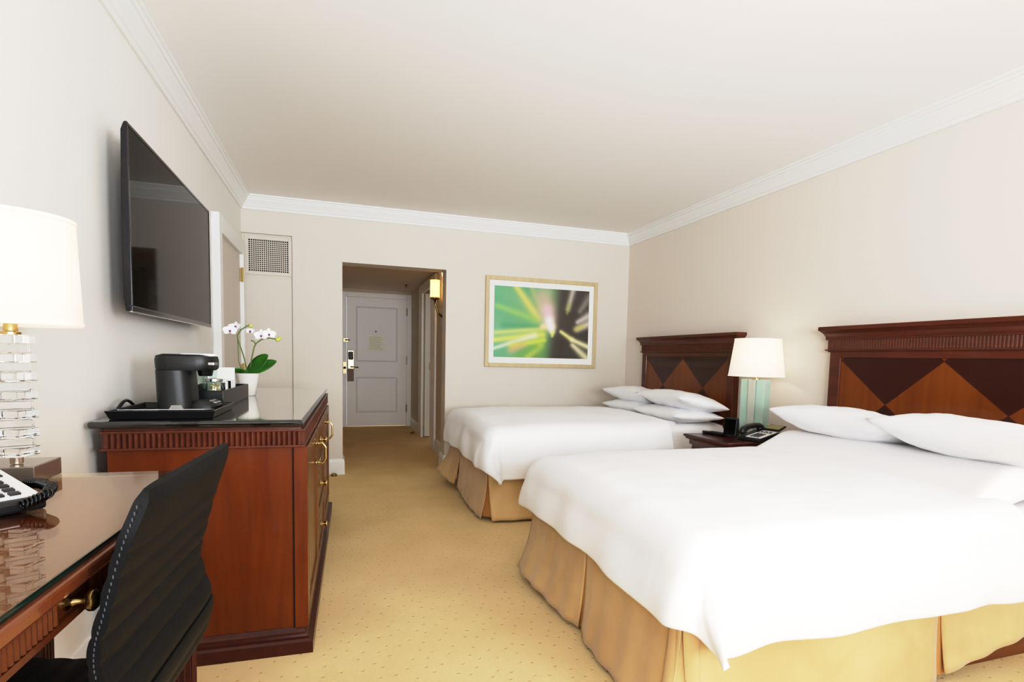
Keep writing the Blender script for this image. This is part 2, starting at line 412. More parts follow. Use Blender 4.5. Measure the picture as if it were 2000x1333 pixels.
# --- air return grille in the niche
g = thing('vent_grille', 'square-mesh air return grille high in the back wall niche', 'vent', (-.601, YB+.035, 1.854))
b = B(); w, h = .162, .278
for a in ((-w-.03, -w, -.03, h+.03), (w, w+.03, -.03, h+.03), (-w, w, -.03, 0), (-w, w, h, h+.03)): box(b, a[0], a[1], -.012, 0, a[2], a[3])
obj('grille_frame', b, M['wall'], g, bevel=.003)
obj('duct_shade_backing', bx(-w, w, -.002, -.0005, 0, h), M['grille_dark'], g)  # dark sheet standing in for the shade behind the mesh
b = B()
for k in range(1, 19): x = -w+2*w*k/19; box(b, x-.0028, x+.0028, -.009, -.003, 0, h)
for k in range(1, 16): z = h*k/16; box(b, -w, w, -.010, -.004, z-.0028, z+.0028)
obj('mesh_screen', b, M['wall'], g)
pnl = thing('access_panel', 'tall flush painted access panel below the air return grille', 'panel', (-.611, YB+.035, .15))
obj('panel_sheet', bx(-.2, .2, -.008, 0, 0, 1.65), M['wall'], pnl, bevel=.002)

# ------------------------------------------------------------------ sprinkler, door stops, sconce
sp = thing('fire_sprinkler', 'small pendant fire sprinkler on the hall ceiling', 'sprinkler', (.9, 8.4, HZ))
b = B(); lathe(b, [(.035, 0), (.035, -.006), (.012, -.01), (.012, -.03), (.006, -.034), (.006, -.045), (.028, -.048), (.028, -.052)], n=16); obj('sprinkler_head', b, M['brassd'], sp)
for (x, y, lab) in ((1.0, 8.41, 'small dark door stop on the hall carpet near the entrance door'), (-.058, 5.54, 'small metal floor bumper at the foot of the white baseboard')):
    t = thing('door_stop', lab, 'door stop', (x, y, 0))
    b = B(); lathe(b, [(.03, 0), (.03, .012), (.022, .022), (.012, .026)], n=16); obj('bumper', b, M['brassd'], t, smooth=True)
sc = thing('wall_sconce', 'lit frosted cylinder wall sconce on a bronze bracket in the hall', 'sconce', (1.0, 6.40, 1.78))
b = B(); lathe(b, [(.045, .012), (.052, .012), (.052, .20), (.048, .20), (.048, .016)], n=24, cap=False); obj('lamp_shade', b, M['sconce'], sc, smooth=True)
b = B(); lathe(b, [(.02, -.02), (.05, -.004), (.05, .012), (.03, .014)], n=24); obj('shade_cup', b, M['brassd'], sc, smooth=True)
b = B(); tube(b, [(0, 0, -.02), (.005, 0, -.06), (.04, 0, -.16), (.08, 0, -.2)], .012); obj('bracket', b, M['brassd'], sc, smooth=True)
b = B(); box(b, .078, .088, -.05, .05, -.36, -.1); obj('wall_plate', b, M['brassd'], sc, bevel=.004)
b = B(); lathe(b, [(.012, 0), (.012, .05), (.02, .08), (.02, .12), (.005, .14)], n=12); obj('bulb', b, M['sconce'], sc, smooth=True)

# ------------------------------------------------------------------ framed picture
AX0, AX1, AZ0, AZ1 = 1.379, 2.605, 1.046, 1.959
AW, AH = AX1-AX0, AZ1-AZ0
pic = thing('framed_picture', 'blurred green plant photograph in a pale wood frame on the back wall', 'picture', (AX0, YB, AZ0))
b = B(); fw = .04
for a in ((0, fw, 0, AH), (AW-fw, AW, 0, AH), (fw, AW-fw, 0, fw), (fw, AW-fw, AH-fw, AH)): box(b, a[0], a[1], -.03, -.001, a[2], a[3])
obj('picture_frame', b, M['frame'], pic, bevel=.004)
obj('mount_board', bx(fw, AW-fw, -.012, -.002, fw, AH-fw), M['mount'], pic)
def art():
    """soft streaks radiating from a bright heart, painted per vertex"""
    def strokes(u, v):
        # u 0..1 left-right, v 0..1 top-bottom
        g1, g2, dk = (96, 160, 116), (150, 172, 112), (70, 64, 56)
        t = sstep(.50, .68, u+.10*(v-.5))
        base = [lerp(g1[i], g2[i], min(1, u*1.6)*(0.5+.5*math.sin(v*5))) for i in range(3)]
        base = [lerp(base[i], dk[i], t) for i in range(3)]
        ang = math.atan2(v-.6, (u-.6)*1.35)
        st = .5+.5*math.sin(ang*9+1.3)
        if t < 1: base = [lerp(base[i], (64, 146, 100)[i], .35*st*(1-t)) for i in range(3)]; kk = sstep(.55, 1, v)*(1-t)*sstep(.1, .4, u); base = [lerp(base[i], (112, 146, 64)[i], .7*kk) for i in range(3)]
        def seg(x0, y0, x1, y1, w0, w1, col, a=1.0):
            nonlocal base
            dx, dy = (x1-x0)*1.35, y1-y0; px, py = (u-x0)*1.35, v-y0
            L2 = dx*dx+dy*dy; s = max(0, min(1, (px*dx+py*dy)/L2)); dd = math.hypot(px-s*dx, py-s*dy)
            w = 1.25*lerp(w0, w1, s); k = a*math.exp(-(dd/w)**2*1.1)
            base = [lerp(base[i], col[i], k) for i in range(3)]
        seg(.22, .0, .45, .42, .035, .05, (214, 206, 96), .85)
        seg(.38, .0, .50, .36, .03, .05, (176, 180, 104), .6)
        seg(.03, .28, .42, .45, .03, .05, (150, 192, 92), .7)
        seg(.10, .55, .45, .56, .05, .02, (56, 140, 92), .6)
        seg(.0, .66, .50, .58, .03, .03, (206, 210, 110), .8)
        seg(.0, .76, .50, .66, .035, .05, (214, 214, 88), .9)
        seg(.0, .88, .42, .68, .02, .04, (226, 228, 200), .8)
        seg(.18, .84, .52, .74, .035, .03, (208, 212, 70), .85)
        seg(.18, .90, .30, .82, .05, .04, (206, 166, 110), .7)
        seg(.34, 1.0, .48, .82, .04, .05, (186, 196, 70), .8)
        seg(.22, 1.0, .44, .84, .04, .03, (108, 160, 72), .6)
        seg(.50, .12, .56, .40, .11, .09, (196, 168, 152), .75)
        seg(.55, .30, .58, .52, .075, .06, (240, 190, 206), .8)
        seg(.50, .54, .60, .55, .03, .05, (250, 214, 160), .9)
        seg(.57, .46, .605, .62, .05, .032, (252, 248, 240), 1)
        seg(.61, .62, .605, .68, .02, .015, (226, 226, 110), .9)
        seg(.82, .0, .77, .28, .035, .03, (196, 190, 176), .85)
        seg(.78, .2, .76, .34, .02, .015, (150, 160, 70), .7)
        seg(1.0, .1, .90, .30, .05, .03, (150, 148, 136), .7)
        seg(1.0, .36, .88, .46, .05, .03, (214, 200, 196), .85)
        seg(1.0, .48, .88, .56, .05, .04, (222, 208, 190), .85)
        seg(.93, .52, .86, .57, .03, .03, (190, 180, 90), .7)
        seg(.70, .61, .82, .72, .022, .03, (230, 224, 140), .95)
        seg(.82, .72, 1.0, .82, .026, .035, (236, 228, 178), .95)
        seg(.83, .80, 1.0, 1.0, .03, .05, (228, 220, 176), .9)
        seg(.70, .78, .70, 1.0, .06, .08, (62, 48, 42), .6)
        return base
    me = bpy.data.meshes.new('art_print'); nu, nv = 120, 90
    x0, x1, z0, z1 = .092, AW-.092, .10, AH-.095
    vs, fs, cs = [], [], []
    for j in range(nv+1):
        for i in range(nu+1):
            u, v = i/nu, j/nv
            vs.append((lerp(x0, x1, u), -.0135, lerp(z1, z0, v))); cs.append(lin([max(0, min(255, q)) for q in strokes(u, v)]))
    for j in range(nv):
        for i in range(nu):
            a = j*(nu+1)+i; fs.append((a, a+nu+1, a+nu+2, a+1))
    me.from_pydata(vs, [], fs)
    ca = me.color_attributes.new('paint', 'FLOAT_COLOR', 'POINT')
    for k, c in enumerate(cs): ca.data[k].color = c
    m = mat('art_paint', (255, 255, 255), rough=.35); nt = m.node_tree
    at = nt.nodes.new('ShaderNodeVertexColor'); at.layer_name = 'paint'
    nt.links.new(at.outputs[0], nt.nodes['Principled BSDF'].inputs['Base Color'])
    me.materials.append(m)
    o = bpy.data.objects.new('art_print', me); COL.objects.link(o); o.parent = pic
art()

# ------------------------------------------------------------------ television
tv = thing('television', 'large black flat-screen television mounted on the left wall', 'television', (-.72, 2.45, 1.272))
TL, TH = 1.345, .672
b = B()
prism(b, [(-.008, 0), (0, .008), (0, TH-.008), (-.008, TH), (-.018, TH-.03), (-.024, TH/2), (-.024, .05), (-.018, .0)], lambda u, v, t: (u, TL*t, v))
obj('housing', b, M['bezel'], tv, bevel=.004)
obj('screen', bx(-.002, .0015, .014, TL-.012, .022, TH-.014), M['dark'], tv, label='glossy black screen')
b = B()
for a in ((0, TL, 0, .02), (0, TL, TH-.012, TH), (0, .013, .02, TH-.012), (TL-.011, TL, .02, TH-.012)): box(b, -.006, .004, a[0], a[1], a[2], a[3])
obj('bezel', b, M['bezel'], tv, bevel=.002)
obj('bezel_strip', bx(-.004, .0045, 0, TL, -.003, .001), M['steel'], tv, label='thin silver strip along the bottom edge')
b = B(); box(b, -.096, -.022, TL*.35, TL*.65, .2, .5); obj('wall_mount', b, M['blackp'], tv)

# ------------------------------------------------------------------ dresser
TH_ = -.0202
dr = thing('dresser', 'long cherry wood dresser with black polished top along the left wall', 'dresser', (-.1003, 2.229, 0), TH_)
DL = 2.116
b = B(); box(b, -.655, -.042, .04, DL-.04, .05, .79); obj('carcass', b, M['cherry'], dr)
b = B(); PP = [(0, 0), (.008, .0), (.008, .046), (0, .054), (-.012, .058), (-.016, .066), (-.016, .074), (-.022, .08), (-.03, .09), (-.04, .09), (-.04, 0)]
ring = [(-.70, .0), (-.008, .0), (-.008, DL), (-.70, DL)]
def plinth_pt(k, u, v):
    x, y = ring[k]; sx = 1 if k in (1, 2) else -1; sy = -1 if k < 2 else 1
    return (x+sx*u, y+sy*(u-.008), v)
vs = [[b.verts.new(plinth_pt(k, u, v)) for u, v in PP] for k in range(4)]
for k in range(4):
    A, C = vs[k], vs[(k+1) % 4]
    for i in range(len(PP)):
        j = (i+1) % len(PP); b.faces.new((A[i], A[j], C[j], C[i]))
obj('plinth', b, M['plinth'], dr)
def fluted(bm, p0, p1, z0, z1, out, n, depth, face=None):
    """row of half-round flutes from p0 to p1 (xy), bulging towards out (xy unit)"""
    p0, p1, o = Vector((p0[0], p0[1], 0)), Vector((p1[0], p1[1], 0)), Vector((out[0], out[1], 0))
    K = 5; pts = []
    for i in range(n):
        for k in range(K):
            t = (i+k/K)/n; pts.append(p0.lerp(p1, t) + o*depth*math.sin(PI*k/K)**.7)
    pts.append(p1.copy())
    top = [bm.verts.new((q.x, q.y, z1)) for q in pts]; bot = [bm.verts.new((q.x, q.y, z0)) for q in pts]
    for i in range(len(pts)-1): bm.faces.new((bot[i], bot[i+1], top[i+1], top[i]))
def flutes_obj(name, runs, z0, z1, depth, m, parent, core=None):
    b = B()
    for p0, p1, out, n in runs: fluted(b, p0, p1, z0, z1, out, n, depth)
    if core: box(b, *core)
    return obj(name, b, m, parent, smooth=True, auto=35)
flutes_obj('fluted_frieze', [((-.66, .028), (-.036, .028), (0, -1), 36), ((-.036, .028), (-.036, DL-.03), (1, 0), 118), ((-.66, DL-.03), (-.66, .028), (-1, 0), 118)], .795, .847, .010, M['cherry_d'], dr,
           core=(-.658, -.038, .03, DL-.032, .786, .862))
b = B()
for z in (.786, .845): box(b, -.672, -.024, .016, DL-.02, z, z+.009)
obj('bead_moulding', b, M['cherry_d'], dr, bevel=.003)
b = B()
tp = [(-.70, .005), (-.03, .005), (-.03, DL-.01), (-.70, DL-.01)]
box(b, -.70, -.03, .005, DL-.01, .863, .889)
obj('top', b, M['black_top'], dr, bevel=.011, seg=4, label='polished black top')
def front_panel(name, y0, y1, z0, z1, sunk=.05):
    b = B(); x = -.042
    box(b, x, x+.016, y0, y1, z0, z1)
    if sunk:
        for a in ((y0, y0+sunk, z0, z1), (y1-sunk, y1, z0, z1), (y0+sunk, y1-sunk, z0, z0+sunk), (y0+sunk, y1-sunk, z1-sunk, z1)):
            box(b, x+.01, x+.024, a[0], a[1], a[2], a[3])
    return obj(name, b, M['cherry_f'], dr, bevel=.004)
obj('corner_post', bx(-.064, -.018, .03, .075, .09, .786), M['cherry'], dr)
obj('corner_gap', bx(-.070, -.064, .034, .045, .09, .786), mat('gap_dark', (22, 8, 6), rough=.9), dr, label='dark gap beside the corner post')
def bail(parent, y, z0, z1):
    b = B(); x = -.02
    for z in (z0, z1):
        lathe(b, [(.013, 0), (.013, .006), (.007, .010), (.007, .016)], n=12, M=Matrix.Translation((x, y, z)) @ Matrix.Rotation(PI/2, 4, 'Y'))
    pts = [(x+.010, y, z0), (x+.028, y, z0-.004), (x+.040, y, z0+.012)] + [(x+.044, y, lerp(z0+.02, z1-.02, k/4)) for k in range(5)] + [(x+.040, y, z1-.012), (x+.028, y, z1+.004), (x+.010, y, z1)]
    tube(b, pts, .0055); return obj('handle', b, M['brass'], parent, smooth=True, auto=40, label='curved brass pull')
def knob(parent, x, y, z, r=.016, axis='Y', m=None):
    b = B(); lathe(b, [(r*1.3, 0), (r*1.3, .004), (r*.9, .006), (r*.45, .012), (r*.45, .018), (r*.8, .022), (r, .028), (r*.95, .034), (r*.6, .039), (0.001, .041)], n=18, M=Matrix.Translation((x, y, z)) @ Matrix.Rotation(PI/2, 4, axis))
    return obj('knob', b, m or M['brass'], parent, smooth=True)
dA = front_panel('door', .085, .70, .10, .775); bail(dA, .585, .625, .715)
for z0, z1 in ((.545, .775), (.315, .535), (.10, .305)):
    dw = front_panel('drawer', .715, 1.36, z0, z1, .03); knob(dw, -.022, .96, (z0+z1)/2+.02)
dB = front_panel('door', 1.375, 2.03, .10, .775); bail(dB, 1.47, .615, .715)

ZT = .8895  # dresser top
# ---- tray with coffee things
def open_tray(name, label, loc, rz, w, d, h, flare, wall, m, handle=True, cat='tray'):
    t = thing(name, label, cat, loc, rz)
    b = B()
    def rect(x, y, z): return [(-x, -y, z), (x, -y, z), (x, y, z), (-x, y, z)]
    lo = [b.verts.new(p) for p in rect(w, d, 0)]; hi = [b.verts.new(p) for p in rect(w+flare, d+flare, h)]
    hi2 = [b.verts.new(p) for p in rect(w+flare-wall, d+flare-wall, h)]; lo2 = [b.verts.new(p) for p in rect(w-wall*.6, d-wall*.6, .008)]
    b.faces.new(lo[::-1]); b.faces.new(lo2)
    for i in range(4):
        j = (i+1) % 4
        for a, c in ((lo, hi), (hi, hi2), (hi2, lo2)): b.faces.new((a[i], a[j], c[j], c[i]))
    obj('tray_body', b, m, t, bevel=.002)
    if handle:
        for s in (-1,):
            b = B(); pts = [(s*(w+flare-wall/2), lerp(-d*.45, d*.45, k/12), h-.004+.026*math.sin(PI*k/12)) for k in range(13)]
            tube(b, pts, .006); obj('handle', b, m, t, smooth=True)
    return t
tray = open_tray('serving_tray', 'black lacquer serving tray under the coffee maker on the dresser', (-.596, 2.50, ZT), -.01, .158, .185, .030, .012, .009, M['lacquer'])
# paper mat lying in the tray front
pm = thing('paper_leaflet', 'white printed leaflet lying in the front of the black tray', 'leaflet', (-.6, 2.465, ZT+.0295))
b = B(); hexa(b, [(-.135, -.14, 0), (.135, -.14, 0), (.128, .06, .0), (-.128, .06, .0)], [(-.135, -.14, .0012), (.135, -.14, .0012), (.128, .06, .0012), (-.128, .06, .0012)])
obj('sheet', b, M['paper'], pm)
obj('printed_photo', bx(.02, .12, -.10, .03, .0013, .0016), mat('leaflet_print', (170, 140, 130), rough=.6), pm, label='reddish printed picture')
pm.location.z = ZT+.0195; pm.rotation_euler.x = -.088
# coffee maker facing +x
cm = thing('coffee_maker', 'black single-cup coffee maker standing in the serving tray', 'coffee maker', (-.60, 2.60, ZT+.0085), -.02)
def rrect(x0, x1, y0, y1, r, n=6):
    out = []
    for cx, cy, a0 in ((x1-r, y1-r, 0), (x0+r, y1-r, 90), (x0+r, y0+r, 180), (x1-r, y0+r, 270)):
        for k in range(n+1):
            a = math.radians(a0+90*k/n); out.append((cx+r*math.cos(a), cy+r*math.sin(a)))
    return out
def loft(bm, secs):
    rings = [[bm.verts.new((x, y, z)) for x, y in poly] for poly, z in secs]
    for A, C in zip(rings, rings[1:]):
        n = len(A)
        for i in range(n): bm.faces.new((A[i], A[(i+1) % n], C[(i+1) % n], C[i]))
    bm.faces.new(rings[0][::-1]); bm.faces.new(rings[-1])
    return bm
b = B(); loft(b, [(rrect(-.072, .052, -.09, .09, .05), .0), (rrect(-.076, .048, -.09, .09, .05), .08), (rrect(-.078, .042, -.09, .09, .05), .158)])
obj('water_tank', b, M['blackp'], cm, smooth=True, auto=40)
b = B(); loft(b, [(rrect(-.079, .118, -.085, .085, .06), .158), (rrect(-.081, .127, -.087, .087, .06), .166), (rrect(-.083, .128, -.088, .088, .06), .198), (rrect(-.080, .124, -.085, .085, .06), .214), (rrect(-.06, .10, -.065, .065, .05), .221)])
obj('brew_head', b, M['blackp'], cm, smooth=True, auto=40)
b = B(); loft(b, [(rrect(.0, .13, -.05, .05, .03), .2155), (rrect(.0, .125, -.048, .048, .03), .224)]); obj('lid_panel', b, M['paper'], cm, smooth=True, auto=40, label='pale lid panel')
obj('badge', bx(.098, .1315, -.07, .0, .178, .192), M['steel'], cm, bevel=.004, label='silver front badge')
b = B(); lathe(b, [(.024, .135), (.03, .16)], c=(.085, 0, 0), n=18); obj('brew_spout', b, M['blackg'], cm, smooth=True, auto=40)
b = B(); loft(b, [(rrect(.03, .138, -.075, .075, .045), .0), (rrect(.03, .138, -.075, .075, .045), .018), (rrect(.04, .122, -.065, .065, .04), .036)])
obj('drip_base', b, M['blackp'], cm, smooth=True, auto=40)
b = B(); hexa(b, [(.108, -.045, .036), (.132, -.045, .026), (.132, .045, .026), (.108, .045, .036)], [(.108, -.045, .0395), (.132, -.045, .0295), (.132, .045, .0295), (.108, .045, .0395)]); obj('drip_plate', b, M['steel'], cm, label='silver drip plate edge')
b = B(); prism(b, [(-.026, 0), (.032, 0), (.02, .022), (-.014, .022)], lambda u, v, t: (u, -.0895-.003*t, v+.002)); obj('foot_badge', b, M['steel'], cm, label='pale trapezoid foot badge')
# condiment box behind
cb = thing('condiment_box', 'open black box of coffee supplies behind the serving tray on the dresser', 'box', (-.585, 3.06, ZT), -.02)
b = B(); w, d, h, tk = .113, .31, .075, .008
box(b, -w, w, -d, d, 0, .008); box(b, -w, w, -d, -d+tk, .008, h); box(b, -w, w, d-tk, d, .008, h); box(b, -w, -w+tk, -d+tk, d-tk, .008, h); box(b, w-tk, w, -d+tk, d-tk, .008, h)
obj('box_body', b, M['lacquer'], cb, bevel=.002)
ZB = ZT+.0085
def P(name, lab, cat, loc, group=None): return thing(name, lab, cat, loc, group=group)
jr = P('glass_jar', 'small glass jar of biscuits in the black supplies box', 'jar', (-.535, 2.86, ZB))
b = B(); lathe(b, [(.036, 0), (.038, .004), (.038, .075), (.034, .09), (.034, .10), (.031, .10), (.031, .088), (.035, .074), (.035, .006)], n=24, cap=False); obj('jar_body', b, M['pane'], jr, smooth=True)
b = B()
for k in range(14):
    a = k*2.4; r = .018 if k % 3 else .004
    ellipsoid(b, (r*math.cos(a), r*math.sin(a), .020+.0052*k), .013, .011, .007, 8, 6, Matrix.Rotation(a, 4, 'X'))
obj('biscuits', b, M['nuts'], jr, smooth=True)['kind'] = 'stuff'
b = B(); lathe(b, [(.035, .10), (.037, .102), (.037, .112), (.01, .116)], n=24); obj('lid', b, M['steel'], jr, smooth=True, auto=40)
for k, (x, y, hh, lab) in enumerate(((-.50, 2.905, .122, 'white coffee packet with a black stripe nearest the glass jar'), (-.498, 3.03, .125, 'white coffee packet with a black stripe farther back in the box'))):
    t = P('coffee_packet', lab, 'packet', (x, y, ZB), 'coffee packets in the supplies box')
    obj('packet', bx(-.035, .012, -.02, .02, 0, hh*.82), M['paper'], t, bevel=.004)
    obj('stripe', bx(-.012, .0075, -.0215, -.0205, .0, hh*.78), M['blackg'], t, label='black printed stripe')
cd = P('menu_card', 'plain white card standing upright behind the coffee packets', 'card', (-.545, 3.11, ZB))
b = B(); hexa(b, [(-.06, -.03, 0), (.055, -.03, 0), (.055, .03, 0), (-.06, .03, 0)], [(-.06, -.004, .158), (.055, -.004, .158), (.055, .004, .158), (-.06, .004, .158)]); obj('folded_card', b, M['paper'], cd)
for k, (x, y, lab) in enumerate(((-.605, 2.88, 'clear drinking glass in the supplies box beside the coffee maker'), (-.575, 2.98, 'clear drinking glass in the supplies box behind the jar'))):
    t = P('drinking_glass', lab, 'glass', (x, y, ZB), 'drinking glasses in the supplies box')
    b = B(); lathe(b, [(.026, 0), (.034, .15), (.0325, .15), (.025, .006)], n=24, cap=False); lathe(b, [(.026, 0), (.026, .006)], n=24); obj('tumbler', b, M['pane'], t, smooth=True, auto=40)

# ---- orchid
oc = thing('potted_orchid', 'white moth orchid in a cream pot at the far end of the dresser', 'potted plant', (-.492, 3.54, ZT))
b = B(); lathe(b, [(.036, 0), (.040, .004), (.052, .07), (.061, .118), (.063, .126), (.058, .126), (.055, .112), (.03, .105)], n=36); obj('pot', b, M['ceramic'], oc, smooth=True, auto=45)
b = B(); lathe(b, [(.054, .098), (.054, .112), (.02, .118)], n=24); obj('potting_bark', b, M['soil'], oc, smooth=True)
def leaf(tw, length, width, az, rise, curl):
    b = B(); ca, sa = math.cos(az), math.sin(az)
    def f(u, v):
        s = u*length; w = width*(math.sin(PI*min(1, u*.9+.1))**.65)*(v-.5)*2*.5
        r = s*math.cos(rise); z = .115+s*math.sin(rise)-curl*u*u*length
        z += -abs(v-.5)*-.02
        wh, wu = w*math.cos(tw), w*math.sin(tw)
        return Vector((r*ca-wh*sa-wu*math.sin(rise)*ca, r*sa+wh*ca-wu*math.sin(rise)*sa, z+wu*math.cos(rise)))
    grid(b, 14, 6, f)
    o = obj('leaf', b, M['leaf'], oc, smooth=True); s = o.modifiers.new('t', 'SOLIDIFY'); s.thickness = .003
leaf(1.05, .165, .10, math.radians(-20), .78, .05)
leaf(.75, .175, .085, math.radians(12), .55, .10)
leaf(.55, .19, .062, math.radians(186), .50, .75)
leaf(.35, .15, .055, math.radians(160), .22, .25)
def stem(pts, r=.0035):
    pts = [(x, y, .11+(z-.11)*.86) for x, y, z in pts]
    b = B(); tube(b, pts, r, 8); obj('stem', b, M['stem'], oc, smooth=True)
stem([(0, 0, .11), (-.015, 0, .22), (-.045, 0, .34), (-.05, 0, .37), (-.03, 0, .41), (0, 0, .435), (.012, 0, .44)])
stem([(.005, .01, .11), (.02, 0, .22), (.035, 0, .30), (.045, 0, .325), (.075, 0, .352), (.115, 0, .362), (.15, 0, .355)])
stem([(-.02, .01, .11), (-.045, 0, .2), (-.048, 0, .36)], .0022)
stem([(.042, 0, .318), (.034, 0, .337), (.018, 0, .342)], .0035)
def flower(c, face, s=.036):
    c = (c[0], c[1], .11+(c[2]-.11)*.86)
    fl = None; R = Vector(face).normalized().to_track_quat('Z', 'Y').to_matrix().to_4x4(); T = Matrix.Translation(c) @ R
    b = B()
    for k, (a, l, w) in enumerate(((90, 1, .62), (210, .95, .6), (330, .95, .6), (10, 1.05, 1.0), (170, 1.05, 1.0))):
        a = math.radians(a)
        def f(u, v):
            r = u*l*s; ww = w*s*math.sin(PI*min(1, .12+.88*u))**.6*(v-.5); return T @ Vector((r*math.cos(a)-ww*math.sin(a), r*math.sin(a)+ww*math.cos(a), .003*(k > 2)+.008*u*u))
        grid(b, 6, 4, f)
    fl = obj('flower', b, M['petal'], oc, smooth=True, label='white orchid blossom')
    b = B(); ellipsoid(b, T @ Vector((0, -.004, .007)), .006, .006, .007, 8, 6); obj('lip', b, M['lip'], fl, smooth=True)
flower((-.085, -.01, .402), (.3, -1, .1)); flower((-.058, .015, .43), (-.2, -1, .3), .028)
flower((.072, -.012, .375), (.1, -1, .2)); flower((.112, -.012, .385), (.3, -1, .25))
flower((.012, .02, .405), (.2, -1, 0), .022)
for c in ((.018, 0, .437), (.155, 0, .352), (.165, .005, .362)):
    c = (c[0], c[1], .11+(c[2]-.11)*.86); b = B(); ellipsoid(b, c, .011, .009, .012, 10, 8); obj('bud', b, M['bud'], oc, smooth=True)

# ------------------------------------------------------------------ desk
DTH = -.0343
ZD = .82
dk = thing('writing_desk', 'cherry wood writing desk against the left wall in the foreground', 'desk', (-.350, .80, 0), DTH)
# local: x=0 front edge, y from -.40 to .855
DY0, DY1, DX = -.45, .845, .425
obj('desk_top', bx(-DX, 0, DY0, DY1, ZD-.022, ZD), M['desktop'], dk, bevel=.005)
b = B(); box(b, -DX+.02, -.02, DY0+.03, DY0+.05, .755, ZD-.022); box(b, -DX+.02, -.02, DY1-.05, DY1-.03, .755, ZD-.022); box(b, -DX+.02, -DX+.04, DY0+.05, DY1-.05, .755, ZD-.022); box(b, -.034, -.018, DY0+.05, DY1-.05, .745, ZD-.022)
obj('apron', b, M['deskw'], dk)
b = B(); box(b, -.018, -.010, DY0+.1, DY1-.1, .752, .762); fluted(b, (-.016, DY0+.12), (-.016, .10), .763, .792, (1, 0), 34, .006); fluted(b, (-.016, .20), (-.016, DY1-.12), .763, .792, (1, 0), 30, .006)
dw = obj('drawer', b, M['deskw'], dk, smooth=True, auto=35)
b = B(); lathe(b, [(.012, 0), (.012, .003), (.007, .006), (.007, .010), (.004, .014), (.004, .022), (.012, .025), (.015, .029), (.015, .034), (.011, .038), (.001, .040)], n=20, M=Matrix.Translation((-.018, .135, .778)) @ Matrix.Rotation(PI/2, 4, 'Y')); obj('knob', b, M['brassd'], dw, smooth=True, auto=40, label='turned brass knob')
for (x, y) in ((-.06, DY1-.06), (-DX+.06, DY1-.06), (-.06, DY0+.06), (-DX+.06, DY0+.06)):
    b = B()
    hexa(b, [(x-.025, y-.025, 0), (x+.025, y-.025, 0), (x+.025, y+.025, 0), (x-.025, y+.025, 0)], [(x-.032, y-.032, .76), (x+.032, y-.032, .76), (x+.032, y+.032, .76), (x-.032, y+.032, .76)])
    for k in range(3):
        for s in (-1, 1): tube(b, [(x-.014+.014*k, y+s*.0255, .02), (x-.014+.014*k, y+s*.032, .74)], .004, 6); tube(b, [(x+s*.0255, y-.014+.014*k, .02), (x+s*.032, y-.014+.014*k, .74)], .004, 6)
    obj('leg', b, M['plinth'], dk, smooth=True, auto=35)
gl = thing('glass_desk_cover', 'clear glass sheet lying over the wooden desk top', 'glass sheet', (-.350, .80, ZD), DTH)
gm = thin_glass('desk_glass', (246, 240, 230), 1.75, (1, .92, .83, 1))  # warm lamplight put into the tint of the reflection
obj('glass_sheet', bx(-DX+.005, -.012, DY0+.01, DY1-.01, .0004, .0095), gm, gl, bevel=.0015)
ge_ = mat('glass_edge_green', (18, 40, 34), rough=.1, spec=.6)
obj('polished_edge', bx(-.0118, -.0108, DY0+.01, DY1-.01, .0004, .0095), ge_, gl, label='dark green polished front edge')
ZG = ZD+.0098

# ---- crystal lamp on the desk
lp = thing('table_lamp', 'stacked crystal block lamp with white drum shade on the desk', 'lamp', (-.689, 1.567, ZG))
b = B(); box(b, -.09, .05, -.045, .085, 0, .040); obj('base', b, M['taupe'], lp, bevel=.002, label='mirrored taupe base slab')
b = B(); lathe(b, [(.012, .042), (.012, .058)], c=(0, 0, 0), n=16); obj('base_stem', b, M['nickel'], lp, smooth=True, auto=40)
n = 13; z0, z1 = .058, .330
for k in range(n):
    za, zb = lerp(z0, z1, k/n)+.0006, lerp(z0, z1, (k+1)/n)-.0006
    s = .030; rz = math.radians(28 if k % 2 else -14)
    Mx = Matrix.Translation((0, 0, 0)) @ Matrix.Rotation(rz, 4, 'Z')
    b = B(); box(b, -s, s, -s, s, za, zb, M=Mx); obj('crystal_block', b, M['glass'], lp, bevel=.0012, seg=1, label='clear crystal block')
b = B(); lathe(b, [(.018, .330), (.018, .335), (.013, .338), (.012, .358), (.018, .361), (.018, .365), (.005, .367), (.005, .45), (.003, .56)], n=20); obj('neck', b, M['brass'], lp, smooth=True, auto=40, label='brass neck')
b = B(); lathe(b, [(.128, .350), (.120, .588)], n=64, cap=False); sh = obj('lamp_shade', b, M['shade'], lp, smooth=True, label='white fabric drum shade')
b = B()
for r, z in ((.1285, .350), (.1205, .578)):
    b = B(); lathe(b, [(r-.001, z), (r+.0012, z), (r+.0012, z+.010), (r-.001, z+.010)], n=64, cap=False); obj('shade_trim', b, M['shade'], sh, smooth=True)
b = B()
for k in range(3):
    a = 2*PI*k/3+.3; tube(b, [(0, 0, .553), (.120*math.cos(a), .120*math.sin(a), .575)], .002, 6)
lathe(b, [(.002, .54), (.009, .565), (.004, .58)], n=12)
obj('shade_holder', b, M['brass'], lp, smooth=True)
b = B(); lathe(b, [(.012, .42), (.014, .44), (.03, .475), (.028, .50), (.01, .52)], n=16); obj('bulb', b, M['shade'], lp, smooth=True)

